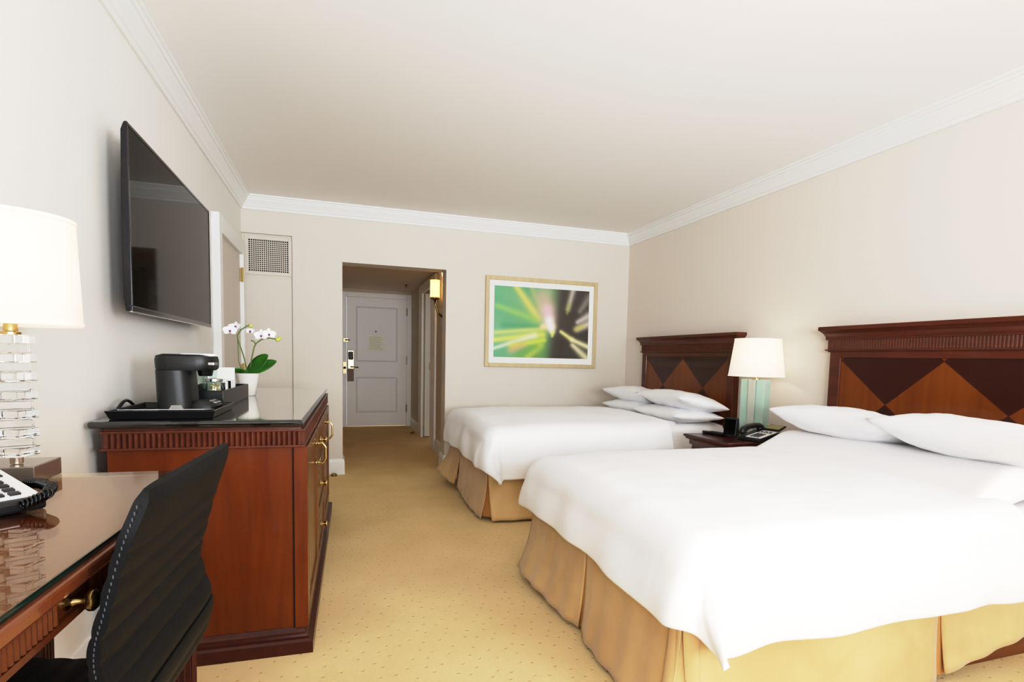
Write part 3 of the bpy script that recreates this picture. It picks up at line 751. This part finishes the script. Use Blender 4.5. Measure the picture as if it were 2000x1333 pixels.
# ---- telephones
def phone(name, label, loc, rz, cord=True, display=False, flip=1):
    t = thing(name, label, 'telephone', loc, rz)
    # local: x across, y away from user; wedge body
    b = B(); prism(b, [(-.11, 0), (.11, 0), (.11, .052), (.07, .056), (-.11, .022)], lambda u, v, s: (lerp(-.09, .09, s), u, v)); obj('phone_body', b, M['blackp'], t, bevel=.006)
    sl = math.atan2(.034, .18)
    R = Matrix.Translation((0, -.11, .0225)) @ Matrix.Rotation(sl, 4, 'X')
    fp = obj('keypad', bx(-.028*1, .085, .012, .175, .0, .0022, M=R), M['face'], t, label='pale keypad faceplate')
    b = B()
    for r in range(4):
        for c in range(3): x = .004+c*.024; y = .03+r*.022; box(b, x-.008, x+.008, y-.006, y+.006, .002, .006, M=R)
    for c in range(5): x = -.018+c*.021; box(b, x-.007, x+.007, .128, .137, .002, .005, M=R)
    for c in range(3): x = -.01+c*.032; box(b, x-.011, x+.011, .150, .158, .002, .005, M=R)
    obj('buttons', b, M['keys'], fp)
    b = B(); hx = -.062
    pts = [(hx, -.10, .045), (hx, -.085, .062), (hx, -.04, .080), (hx, .02, .088), (hx, .07, .086), (hx, .095, .074), (hx, .108, .060)]
    tube(b, pts, [.017, .022, .018, .017, .018, .022, .018], 12); ellipsoid(b, (hx, -.085, .052), .024, .028, .018, 12, 8); ellipsoid(b, (hx, .088, .066), .024, .028, .018, 12, 8)
    obj('handset', b, M['blackp'], t, smooth=True, label='black handset')
    if display:
        b = B(); box(b, -.03, .085, .0, .075, .0, .012, M=Matrix.Translation((0, .085, .058)) @ Matrix.Rotation(.35, 4, 'X')); dd = obj('display_hood', b, M['blackp'], t, bevel=.003)
        obj('display', bx(-.022, .077, .008, .066, .0122, .0135, M=Matrix.Translation((0, .085, .058)) @ Matrix.Rotation(.35, 4, 'X')), M['lcd'], dd, label='olive display window')
    if cord:
        b = B(); path = [Vector(p) for p in cord]; turns = 26; K = turns*10; pts = []
        seg = [(path[i+1]-path[i]).length for i in range(len(path)-1)]; tot = sum(seg)
        def at(s):
            s *= tot
            for i, l in enumerate(seg):
                if s <= l or i == len(seg)-1: return path[i].lerp(path[i+1], s/l), (path[i+1]-path[i]).normalized()
                s -= l
        for k in range(K+1):
            p, d = at(k/K); up = Vector((0, 0, 1)); sd = d.cross(up).normalized(); a = 2*PI*turns*k/K
            pts.append(p+.0085*(math.cos(a)*sd+math.sin(a)*up))
        tube(b, pts, .0022, 6); obj('coiled_cord', b, M['blackg'], t, smooth=True, label='black coiled cord')
    return t
phone('desk_telephone', 'black desk telephone with a coiled cord in front of the crystal lamp', (-.665, 1.305, ZG), math.radians(45), cord=[(.045, -.122, .016), (.085, -.118, .028), (.108, -.085, .034), (.112, -.03, .034), (.106, .01, .03)])

# ------------------------------------------------------------------ office chair
ch = thing('office_chair', 'black channel-stitched leather office chair pushed up to the desk', 'chair', (-.30, 1.15, 0), -.0665)
prof = [(.053, .935), (.040, .895), (.026, .855), (.012, .805), (.001, .76), (-.010, .72), (-.012, .68), (-.001, .635), (.008, .60), (.006, .56), (-.014, .515), (-.05, .475), (-.11, .458), (-.18, .462), (-.26, .472), (-.34, .482), (-.40, .478), (-.43, .455)]
def profile_samples(step=.006):
    P2 = [Vector(p) for p in prof]; out = []; acc = 0
    def cr(p0, p1, p2, p3, t):
        return .5*((2*p1)+(-p0+p2)*t+(2*p0-5*p1+4*p2-p3)*t*t+(-p0+3*p1-3*p2+p3)*t**3)
    for i in range(len(P2)-1):
        p0, p1, p2, p3 = P2[max(i-1, 0)], P2[i], P2[i+1], P2[min(i+2, len(P2)-1)]
        for k in range(10): out.append(cr(p0, p1, p2, p3, k/10))
    out.append(P2[-1]); return out
S = profile_samples(); arc = [0]
for a, c in zip(S, S[1:]): arc.append(arc[-1]+(c-a).length)
def shell(bm):
    HW = .232; N = len(S); nv = 16; front, back = [], []
    for i, p in enumerate(S):
        t = (S[min(i+1, N-1)]-S[max(i-1, 0)]).normalized(); nrm = Vector((t.y, -t.x))   # points to the back/under side
        if nrm.x < 0 and p.y > .6: nrm = -nrm
        s = arc[i]; rib = 1.0
        if s > .085: rib = abs(math.sin(PI*(s-.085)/.0435))**.45
        th = .017*(.55+.45*rib); edge = min(1, s/.02)
        fr, bk = [], []
        for j in range(nv+1):
            v = j/nv*2-1; cr = 1-abs(v)**8
            # rounded top corners
            drop = .0
            hw = HW*(1-.06*(1-sstep(0, .10, s))**2) if s < .1 else HW
            y = v*hw; q = th*(.55+.45*cr)*(.35+.65*edge)
            fr.append(bm.verts.new((p.x-nrm.x*q, y, p.y-nrm.y*q))); bk.append(bm.verts.new((p.x+nrm.x*q, y, p.y+nrm.y*q)))
        front.append(fr); back.append(bk)
    for i in range(N-1):
        for j in range(nv):
            bm.faces.new((front[i][j], front[i][j+1], front[i+1][j+1], front[i+1][j])); bm.faces.new((back[i][j+1], back[i][j], back[i+1][j], back[i+1][j+1]))
        bm.faces.new((front[i][0], front[i+1][0], back[i+1][0], back[i][0])); bm.faces.new((front[i+1][nv], front[i][nv], back[i][nv], back[i+1][nv]))
    for j in range(nv):
        bm.faces.new((front[0][j+1], front[0][j], back[0][j], back[0][j+1])); bm.faces.new((front[-1][j], front[-1][j+1], back[-1][j+1], back[-1][j]))
b = B(); shell(b); obj('seat_shell', b, M['leather'], ch, smooth=True, auto=60, label='black leather seat and back in one ribbed shell')
b = B()
for i in range(6, len(S)-8, 1):
    p = S[i]; t = (S[i+1]-S[i-1]).normalized(); nrm = Vector((abs(t.y), -t.x if t.x > 0 else t.x))
    if i % 2 == 0: box(b, p.x-.0007, p.x+.0007, -.2332, -.2322, p.y-.0024, p.y+.0024)
obj('side_stitching', b, M['thread'], ch, label='pale stitching down the side seam')
b = B(); lathe(b, [(.03, .16), (.03, .40), (.05, .42), (.10, .44)], c=(-.19, 0, 0), n=20); obj('gas_column', b, M['steel'], ch, smooth=True, auto=40)
for k in range(5):
    a = 2*PI*k/5+.3; c, s_ = math.cos(a), math.sin(a)
    b = B(); tube(b, [(-.19+.03*c, .03*s_, .15), (-.19+.26*c, .26*s_, .09)], [.024, .014], 8); obj('leg', b, M['steel'], ch, smooth=True)
    b = B(); lathe(b, [(.028, -.012), (.03, 0), (.028, .012)], n=18, M=Matrix.Translation((-.19+.265*c, .265*s_, .03)) @ Matrix.Rotation(a, 4, 'Z') @ Matrix.Rotation(PI/2, 4, 'X')); tube(b, [(-.19+.255*c, .255*s_, .03), (-.19+.255*c, .255*s_, .09)], .007, 6); obj('caster', b, M['blackp'], ch, smooth=True, auto=40)

# ------------------------------------------------------------------ beds
def bed(yc, label, near):
    mz = -.042 if near else 0
    t = thing('bed', label, 'bed', (1.9, yc, 0), group='double beds')
    X = lambda x: x-1.9
    # --- headboard
    hb = obj('headboard', bx(X(2.935), X(2.978), -.715, .715, .05, 1.235), M['head'], t)
    b = B()
    for a in ((-.715, -.635, .3, 1.225), (.635, .715, .3, 1.225), (-.635, .635, 1.185, 1.225)): box(b, X(2.922), X(2.937), a[0], a[1], a[2], a[3])
    obj('stile_frame', b, M['head'], hb, bevel=.004)
    b = B(); box(b, X(2.930), X(2.9355), -.635, .635, .3, 1.185); obj('diamond_panel', b, M['diamond'], hb, label='panel of light and dark veneer diamonds')
    flutes_obj('fluted_frieze', [((X(2.922), .735), (X(2.922), -.735), (-1, 0), 84), ((X(2.978), .735), (X(2.922), .735), (0, 1), 4), ((X(2.922), -.735), (X(2.978), -.735), (0, -1), 4)], 1.238, 1.298, .004, M['head'], hb, core=(X(2.923), X(2.978), -.733, .733, 1.22, 1.30))
    b = B()
    for z in (1.228, 1.296): box(b, X(2.910), X(2.978), -.747, .747, z, z+.009)
    obj('bead_moulding', b, M['head'], hb, bevel=.003)
    cp = [(.0, 1.305), (.012, 1.305), (.014, 1.318), (.022, 1.334), (.038, 1.350), (.046, 1.356), (.046, 1.378), (.0, 1.378)]
    b = B(); rings = []
    for k, (sx, sy) in enumerate(((0, 1), (1, 1), (1, -1), (0, -1))):
        rings.append([b.verts.new((X(2.978) if not sx else X(2.928-u), sy*(.738+u*.95), z)) for u, z in cp])
    for A, C in zip(rings, rings[1:]):
        for i in range(len(cp)): b.faces.new((A[i], A[(i+1) % len(cp)], C[(i+1) % len(cp)], C[i]))
    b.faces.new(rings[0]); b.faces.new(rings[-1][::-1])
    box(b, X(2.92), X(2.978), -.738, .738, 1.304, 1.377)
    obj('cornice', b, M['head'], hb)
    # --- platform, box spring, mattress
    obj('platform', bx(X(1.06), X(2.92), -.645, .645, .0, .17), M['platform'], t, label='brown wooden base under the skirt')
    obj('box_spring', bx(X(1.0), X(2.925), -.665, .665, .17, .38), M['sheet'], t, bevel=.03, seg=3)
    b = B(); loft(b, [(rrect(X(.99), X(2.925), -.675, .675, .06), .38), (rrect(X(.975), X(2.928), -.685, .685, .08), .42), (rrect(X(.975), X(2.928), -.685, .685, .08), .60+mz), (rrect(X(.99), X(2.92), -.67, .67, .08), .635+mz), (rrect(X(1.03), X(2.88), -.63, .63, .08), .652+mz)])
    obj('mattress', b, M['sheet'], t, smooth=True, auto=70)
    # --- skirt panels (pleated, falling from .37 to the floor)
    def skirt(p0, p1, out, seed, lift0=.012, lift1=.012, flare0=.05, flare1=.05, bow=.02):
        p0, p1, o = Vector((*p0, 0)), Vector((*p1, 0)), Vector((*out, 0)); L = (p1-p0).length; b = B()
        def f(u, v):
            base = p0.lerp(p1, u); q = v*v
            fl = lerp(flare0, flare1, u)*q + bow*q*math.sin(u*PI)*.6 + .010*q*noise.noise(Vector((u*L*4, seed, 0))) + .004*v*math.sin(u*L*40+seed)
            zb = lerp(lift0, lift1, u)*1.0+.012*(.5+.5*noise.noise(Vector((u*L*2.5, seed*1.7, 3)))) 
            # pulled in at both ends towards the pleat
            e = .015*(1-sstep(0, .12, u))*v + .015*(sstep(.88, 1, u))*v
            pt = base+o*(.004+fl-e*.5) + (p1-p0).normalized()*(.022*v*((1-sstep(0, .25, u))-(sstep(.75, 1, u))))*-1*(-1)
            return Vector((pt.x, pt.y, lerp(.375, zb, v)))
        grid(b, 40, 14, f)
        o_ = obj('skirt_panel', b, M['gold'], t, smooth=True); sm = o_.modifiers.new('t', 'SOLIDIFY'); sm.thickness = .004
        return o_
    xf, yn, yf, xh = X(.958), -.69, .69, X(2.90)
    sp_ = 0 if near else .26
    skirt((xf, yf), (xf, sp_), (-1, 0), 1+yc, lift0=.05 if near else .13, lift1=.014 if near else .05, flare0=.09 if near else .13, flare1=.03 if near else .05)
    skirt((xf, sp_), (xf, yn), (-1, 0), 2+yc, lift0=.012 if near else .04, flare0=.035, flare1=.045)
    xm = X(2.03)
    skirt((xf, yn), (xm, yn), (0, -1), 3+yc, flare0=.05, flare1=.03)
    skirt((xm, yn), (xh, yn), (0, -1), 4+yc, flare0=.03, flare1=.01, lift0=.03, lift1=.22)
    skirt((xh, yf), (xm, yf), (0, 1), 5+yc, flare0=.02, flare1=.03)
    skirt((xm, yf), (xf, yf), (0, 1), 6+yc, flare0=.03, flare1=.085, lift1=.05)
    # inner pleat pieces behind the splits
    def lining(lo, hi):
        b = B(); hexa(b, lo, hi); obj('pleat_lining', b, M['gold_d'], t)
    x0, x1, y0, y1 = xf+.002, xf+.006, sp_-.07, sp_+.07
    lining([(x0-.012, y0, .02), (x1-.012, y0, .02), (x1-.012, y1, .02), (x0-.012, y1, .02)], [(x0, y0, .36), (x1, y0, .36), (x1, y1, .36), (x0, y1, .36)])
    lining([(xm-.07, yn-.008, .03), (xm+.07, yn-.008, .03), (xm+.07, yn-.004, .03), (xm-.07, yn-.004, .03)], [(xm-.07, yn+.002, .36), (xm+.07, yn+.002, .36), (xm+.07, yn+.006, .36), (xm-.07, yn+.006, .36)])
    if near:   # the gold cloth runs unbroken round the near corner
        b = B()
        def rnd(u, v):
            a = PI+u*PI/2; r = .055+.009+.050*v*v+.006*v*math.sin(u*9)
            return Vector((xf+.055+r*math.cos(a), yn+.055+r*math.sin(a), lerp(.375, .012, v)))
        grid(b, 16, 14, rnd); q_ = obj('skirt_panel', b, M['gold'], t, smooth=True); sm_ = q_.modifiers.new('t', 'SOLIDIFY'); sm_.thickness = .004
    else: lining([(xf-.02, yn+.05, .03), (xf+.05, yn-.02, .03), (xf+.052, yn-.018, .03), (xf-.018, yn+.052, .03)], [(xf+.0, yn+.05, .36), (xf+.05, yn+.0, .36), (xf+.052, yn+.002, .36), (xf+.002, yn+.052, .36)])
    return t

def duvet(yc, label, seed, hump):
    t = thing('duvet', label, 'duvet', (1.9, yc, .618 if hump else .66), group='white duvets')
    x0, x1 = 1.03-1.9, 2.42-1.9; hw = .655; rho = .12; ofoot, oside = (.335, .405) if hump else (.375, .445)
    NX, NY = 88, 104
    b = B()
    def drape(d):
        q = PI/2*rho
        if d <= 0: return 0, 0
        if d < q: a = d/rho; return rho*math.sin(a), rho*(1-math.cos(a))
        e = d-q; return rho+.03*e+.026*math.sin(PI*min(1, e/.26)), rho+.985*e
    def f(i, j):
        u = lerp(-ofoot, x1-x0, i/NX); v = lerp(-(hw+oside), hw+oside, j/NY)
        a = max(0, -u); bb = max(0, abs(v)-hw); sv = 1 if v > 0 else -1
        qq = (a/ofoot)**4+(bb/oside)**4
        if a > 0 and bb > 0 and qq > 1.15: kq = (1.15/qq)**.25; a *= kq; bb *= kq
        p = 2.6
        d = (a**p+bb**p)**(1/p) if a > 0 and bb > 0 else max(a, bb)
        xb, yb = max(u, 0)+x0, max(-hw, min(hw, v))
        h, dz = drape(d)
        if d > 0:
            aa_ = math.atan2(bb, a)/(PI/2); aa_ = aa_**.5*PI/2; na, nb = math.cos(aa_), math.sin(aa_)
        else: na = nb = 0
        W = Vector((u*3, v*3, seed)); corner = min(a, bb)/max(.001, max(a, bb)) if min(a, bb) > 0 else 0
        fold = 0
        if corner > 0:
            ang = math.atan2(bb, a); fold = .020*math.sin(ang*5+.6+seed)*sstep(.08, .4, d)
        ripple = .014*noise.noise(Vector((u*5, v*5, seed+9)))*sstep(0, .2, d)+.010*math.sin((xb*14 if bb > a else yb*14)+seed)*sstep(.15, .45, d)
        h += fold+ripple
        x = xb-na*h; y = yb+sv*nb*h
        ck_ = corner*sstep(.25, .5, d); x += .065*ck_; y += sv*.02*ck_
        # crown: puffy top, thinner towards head fold
        e = max(0, 1-(abs(min(abs(v), hw))/hw)**2.5)
        top = .024+.022*e*(1-.35*sstep(.6, 1, max(u, 0)/(x1-x0))) + .008*noise.noise(W*.9) + .003*noise.noise(W*2.7)
        top -= .012*(1-sstep(0, .35, max(u, 0)))
        hemw = .012*noise.noise(Vector((u*2, v*2, seed+4)))*sstep(.2, .45, d)
        # head end: curve the fold line towards the foot at the sides
        if u > .9: x -= .05*sstep(.9, x1-x0, u)*(abs(v)/hw)**3 if abs(v) < hw else .05*sstep(.9, x1-x0, u)
        return Vector((x, y, top-dz+hemw))
    vs = [[b.verts.new(f(i, j)) for j in range(NY+1)] for i in range(NX+1)]
    for i in range(NX):
        for j in range(NY): b.faces.new((vs[i][j], vs[i+1][j], vs[i+1][j+1], vs[i][j+1]))
    o = obj('duvet_cover', b, M['white'], t, smooth=True)
    s = o.modifiers.new('t', 'SOLIDIFY'); s.thickness = .022; s.offset = -1
    sb = o.modifiers.new('s', 'SUBSURF'); sb.levels = 1; sb.render_levels = 1
    # folded-back top sheet band at the head end
    b = B()
    def g(u, v):
        x = lerp(x1-.16, x1+(.46 if hump else .10), u); y = lerp(-hw-.01, hw+.01, v)
        z = .010+.014*math.sin(PI*u)**.5 + (.112*sstep(.0, .5, u)*(1-.5*sstep(.88, 1, abs(2*v-1))) if hump else 0) + .004*noise.noise(Vector((x*6, y*4, seed))) - .05*sstep(.93, 1, abs(2*v-1)) - .004
        return Vector((x-.05*abs(2*v-1)**3, y, z))
    grid(b, 30, 60, g); o2 = obj('turned_down_sheet', b, M['sheet'], t, smooth=True); s2 = o2.modifiers.new('t', 'SOLIDIFY'); s2.thickness = .008
    return t

def pillow(label, c, rz, tilt, L, W, T, seed, roll=0, group='pillows'):
    t = thing('pillow', label, 'pillow', c, 0, group); t.rotation_euler = (roll, tilt, rz)
    b = B(); n, m = 40, 28
    for side in (1, -1):
        def f(u, v):
            a, e = 2*u-1, 2*v-1
            pin = 1-.10*(1-abs(a)**2)*abs(e)**1.5; pin2 = 1-.07*(1-abs(e)**2)*abs(a)**1.5
            x = e*W/2*pin; y = a*L/2*pin2
            prof_ = ((1-abs(a)**2.6)*(1-abs(e)**2.6))
            z = side*T/2*max(0, prof_)**.55
            z += .010*noise.noise(Vector((a*2.2, e*2.2, seed+side)))*max(0, prof_)**.3 + .005*noise.noise(Vector((a*6, e*6, seed)))*max(0, prof_)**.3
            return Vector((x, y, z))
        grid(b, n, m, f)
    bmesh.ops.remove_doubles(b, verts=b.verts[:], dist=.0004)
    obj('pillow_case', b, M['pillow'], t, smooth=True)
    return t

YA, YBd = 2.08, 4.43
bed(YA, 'near double bed with gold skirt in the right foreground', True)
bed(YBd, 'far double bed with gold skirt beside the back wall', False)
duvet(YA, 'white duvet spread over the near bed in the foreground', 1.3, True)
duvet(YBd, 'white duvet spread over the far bed by the back wall', 4.7, False)
G1, G2 = 'pillows on the near bed', 'pillows on the far bed'
pillow('left pillow on the near bed, on the side by the nightstand', (2.62, 2.35, .815), .06, .26, .74, .47, .165, 1, group=G1)
pillow('right pillow on the near bed, cut by the right edge of the photo', (2.60, 1.66, .825), -.05, .26, .78, .48, .175, 2, group=G1)
pillow('upper pillow on the far bed, nearer the back wall', (2.64, 4.66, .815), .05, .20, .70, .46, .15, 5, group=G2)
pillow('upper pillow on the far bed, nearer the nightstand', (2.64, 4.0, .822), -.04, .20, .74, .46, .15, 6, group=G2)
pillow('lower pillow on the far bed, nearer the back wall', (2.64, 4.66, .715), .02, .04, .72, .45, .13, 7, group=G2)
pillow('lower pillow on the far bed, nearer the nightstand', (2.62, 4.03, .715), -.02, .04, .72, .45, .13, 8, group=G2)

# ------------------------------------------------------------------ nightstand and its things
NZT = .642
ns = thing('nightstand', 'dark cherry nightstand between the two beds', 'nightstand', (2.62, 3.13, 0))
b = B(); box(b, -.30, .34, -.22, .22, .06, .57); obj('carcass', b, M['cherry_d'], ns)
b = B(); box(b, -.33, .35, -.235, .235, 0, .06); obj('plinth', b, M['plinth'], ns, bevel=.01)
b = B(); prism(b, [(-.315, .57), (-.315, .60), (-.345, .612), (-.35, .624), (.35, .624), (.35, .57)], lambda u, v, t_: (u, lerp(-.232, .232, t_), v)); obj('cornice', b, M['cherry_d'], ns)
obj('top', bx(-.36, .352, -.242, .242, .624, NZT), M['plinth'], ns, bevel=.005)
for z0, z1 in ((.33, .55), (.09, .31)):
    b = B(); box(b, -.318, -.30, -.20, .20, z0, z1); q = obj('drawer', b, M['cherry_d'], ns, bevel=.004); b = B()
    lathe(b, [(.02, 0), (.008, .012), (.016, .026), (.004, .034)], n=14, M=Matrix.Translation((-.318, 0, (z0+z1)/2)) @ Matrix.Rotation(-PI/2, 4, 'Y')); obj('knob', b, M['brass'], q, smooth=True)
NT = NZT+.0008
l2 = thing('table_lamp', 'lit sea-green glass block lamp with tapered white shade on the nightstand', 'lamp', (2.745, 3.245, NT))
b = B(); lathe(b, [(.05, 0), (.05, .008), (.035, .012)], n=24); obj('base', b, M['brassd'], l2, smooth=True, auto=40)
R45 = Matrix.Rotation(math.radians(23), 4, 'Z')
for (y0, y1, m, x0, x1) in ((-.086, -.026, 'ggreen', -.045, .045), (-.025, .025, 'gclear', -.058, .058), (.026, .086, 'ggreen', -.045, .045)):
    obj('glass_block', bx(x0, x1, y0, y1, .013, .385, M=R45), M[m], l2, bevel=.002, seg=1, label='clear glass block' if m == 'gclear' else 'sea-green glass block')
b = B(); lathe(b, [(.03, .385), (.03, .390), (.010, .394), (.010, .42), (.004, .43), (.004, .65)], n=16); obj('neck', b, M['brass'], l2, smooth=True, auto=40, label='brass neck')
b = B(); lathe(b, [(.186, .405), (.152, .665)], n=64, cap=False); sh2 = obj('lamp_shade', b, M['shade'], l2, smooth=True, label='white tapered shade')
b = B()
for r, z in ((.186, .405), (.153, .657)):
    b = B(); lathe(b, [(r-.001, z), (r+.0012, z), (r+.0012, z+.009), (r-.001, z+.009)], n=64, cap=False); obj('shade_trim', b, M['shade'], sh2, smooth=True)
b = B()
for k in range(3):
    a = 2*PI*k/3; tube(b, [(0, 0, .64), (.152*math.cos(a), .152*math.sin(a), .655)], .002, 6)
obj('shade_holder', b, M['brass'], l2, smooth=True)
b = B(); lathe(b, [(.012, .44), (.014, .46), (.03, .50), (.028, .525), (.01, .54)], n=16); obj('bulb', b, M['shade'], l2, smooth=True)
phone('bedside_telephone', 'black telephone with tilted display on the nightstand', (2.575, 2.985, NT), math.radians(-78), cord=None, display=True)
rc = thing('remote_control', 'slim black remote control lying on the nightstand', 'remote control', (2.44, 3.27, NT), math.radians(12))
obj('remote_body', bx(-.022, .022, -.09, .09, 0, .02), M['blackg'], rc, bevel=.005)
b = B()
for r in range(6):
    for c in range(3): box(b, -.014+c*.011, -.006+c*.011, -.07+r*.018, -.06+r*.018, .02, .022)
obj('buttons', b, M['keys'], rc)
ck = thing('clock_radio', 'upright black alarm clock block on the nightstand in front of the lamp', 'clock', (2.52, 3.19, NT), math.radians(28))
b = B(); hexa(b, [(-.04, -.044, 0), (.03, -.044, 0), (.03, .044, 0), (-.04, .044, 0)], [(-.02, -.044, .125), (.012, -.044, .125), (.012, .044, .125), (-.02, .044, .125)]); obj('clock_body', b, M['blackp'], ck, bevel=.004)
b = B(); hexa(b, [(-.0395, -.038, .012), (-.0385, -.038, .012), (-.0385, .038, .012), (-.0395, .038, .012)], [(-.0235, -.038, .115), (-.0225, -.038, .115), (-.0225, .038, .115), (-.0235, .038, .115)]); obj('clock_face', b, M['dark'], ck)

# ------------------------------------------------------------------ light
def area(name, loc, rot, sx, sy, e, col):
    l = bpy.data.lights.new(name, 'AREA'); l.shape = 'RECTANGLE'; l.size = sx; l.size_y = sy; l.energy = e; l.color = col
    o = bpy.data.objects.new(name, l); COL.objects.link(o); o.location = loc; o.rotation_euler = rot; return o
def point(name, loc, e, col, r=.03):
    l = bpy.data.lights.new(name, 'POINT'); l.energy = e; l.color = col; l.shadow_soft_size = r
    o = bpy.data.objects.new(name, l); COL.objects.link(o); o.location = loc; return o
def aim(v): return Vector(v).to_track_quat('-Z', 'Y').to_euler()
area('window_light', ((WX0+WX1)/2, YF+.02, (WZ0+WZ1)/2), (PI/2, 0, 0), WX1-WX0, WZ1-WZ0, 6, (.84, .93, 1))
bf = area('bounce_fill', (.8, -2.4, 1.35), aim((.05, 1, .40)), 1.0, 1.0, 66, (.90, .93, 1))  # added fill lamp behind the camera, aimed up at the far ceiling
bf.data.spread = math.radians(85)
kr = area('fill_right', (2.6, -2.3, 1.6), aim((-.60, 1, .06)), 1.0, 1.2, 56, (.86, .94, 1)); kr.data.spread = math.radians(95)  # added fill lamp to brighten the left wall
kl = area('fill_left', (-.5, -2.3, 1.6), aim((.52, 1, .06)), .8, 1.0, 40, (.90, .95, 1)); kl.data.spread = math.radians(90)  # added fill lamp for the bed foot and right wall
sl_ = bpy.data.lights.new('daylight', 'SUN'); sl_.energy = 1.12; sl_.angle = math.radians(110); sl_.color = (.90, .95, 1)
so_ = bpy.data.objects.new('daylight', sl_); COL.objects.link(so_); so_.rotation_euler = Vector((.22, 1, .02)).to_track_quat('-Z', 'Y').to_euler()
point('desk_lamp_bulb', (-.689, 1.567, ZG+.47), 2.2, (1, .82, .6))
point('bedside_lamp_bulb', (2.745, 3.245, NT+.53), 3.2, (1, .80, .56))
point('sconce_bulb', (.98, 6.40, 1.90), 20, (1, .88, .72))

w = bpy.data.worlds.new('sky'); scn.world = w; w.use_nodes = True
w.node_tree.nodes['Background'].inputs[0].default_value = (.85, .92, 1, 1); w.node_tree.nodes['Background'].inputs[1].default_value = 1.2

# ------------------------------------------------------------------ camera
F, YAW, PITCH, ROLL, CX, CY = 1107.476, .329781, -.077070, .023797, 1042.346, 787.404
cam = bpy.data.cameras.new('camera'); co = bpy.data.objects.new('camera', cam); COL.objects.link(co)
cam.sensor_fit = 'HORIZONTAL'; cam.sensor_width = 36; cam.lens = F/2000*36
cam.shift_x = -(CX-1000)/2000; cam.shift_y = (CY-666.5)/2000; cam.clip_start = .02
fw_ = Vector((math.sin(YAW)*math.cos(PITCH), math.cos(YAW)*math.cos(PITCH), math.sin(PITCH)))
r0 = Vector((math.cos(YAW), -math.sin(YAW), 0)); u0 = r0.cross(fw_)
rr_ = math.cos(ROLL)*r0+math.sin(ROLL)*u0; uu_ = -math.sin(ROLL)*r0+math.cos(ROLL)*u0
co.matrix_world = Matrix((( rr_.x, uu_.x, -fw_.x, 0), (rr_.y, uu_.y, -fw_.y, 0), (rr_.z, uu_.z, -fw_.z, 1.13248), (0, 0, 0, 1)))
scn.camera = co
scn.view_settings.view_transform = 'Standard'
scn.view_settings.look = 'None'
scn.view_settings.exposure = 0
# gentle highlight shoulder, as the photograph's tone curve
vs_ = scn.view_settings; vs_.use_curve_mapping = True; cm_ = vs_.curve_mapping
cm_.black_level = (0, 0, 0); cm_.white_level = (2.4, 2.4, 2.4)
cv_ = cm_.curves[3]
for x, y in ((.06, .036), (.2, .158), (.4, .355), (.6, .565), (.85, .735), (1.05, .795), (1.35, .885), (1.8, .965)): cv_.points.new(x/2.4, y)
cv_.points[0].location = (0, 0); cv_.points[len(cv_.points)-1].location = (1, 1)
cm_.update()
scn.cycles.max_bounces = 10; scn.cycles.transmission_bounces = 12; scn.cycles.diffuse_bounces = 6
scn.cycles.caustics_reflective = False; scn.cycles.caustics_refractive = False
scn.cycles.use_denoising = True
scn.cycles.sample_clamp_indirect = 6
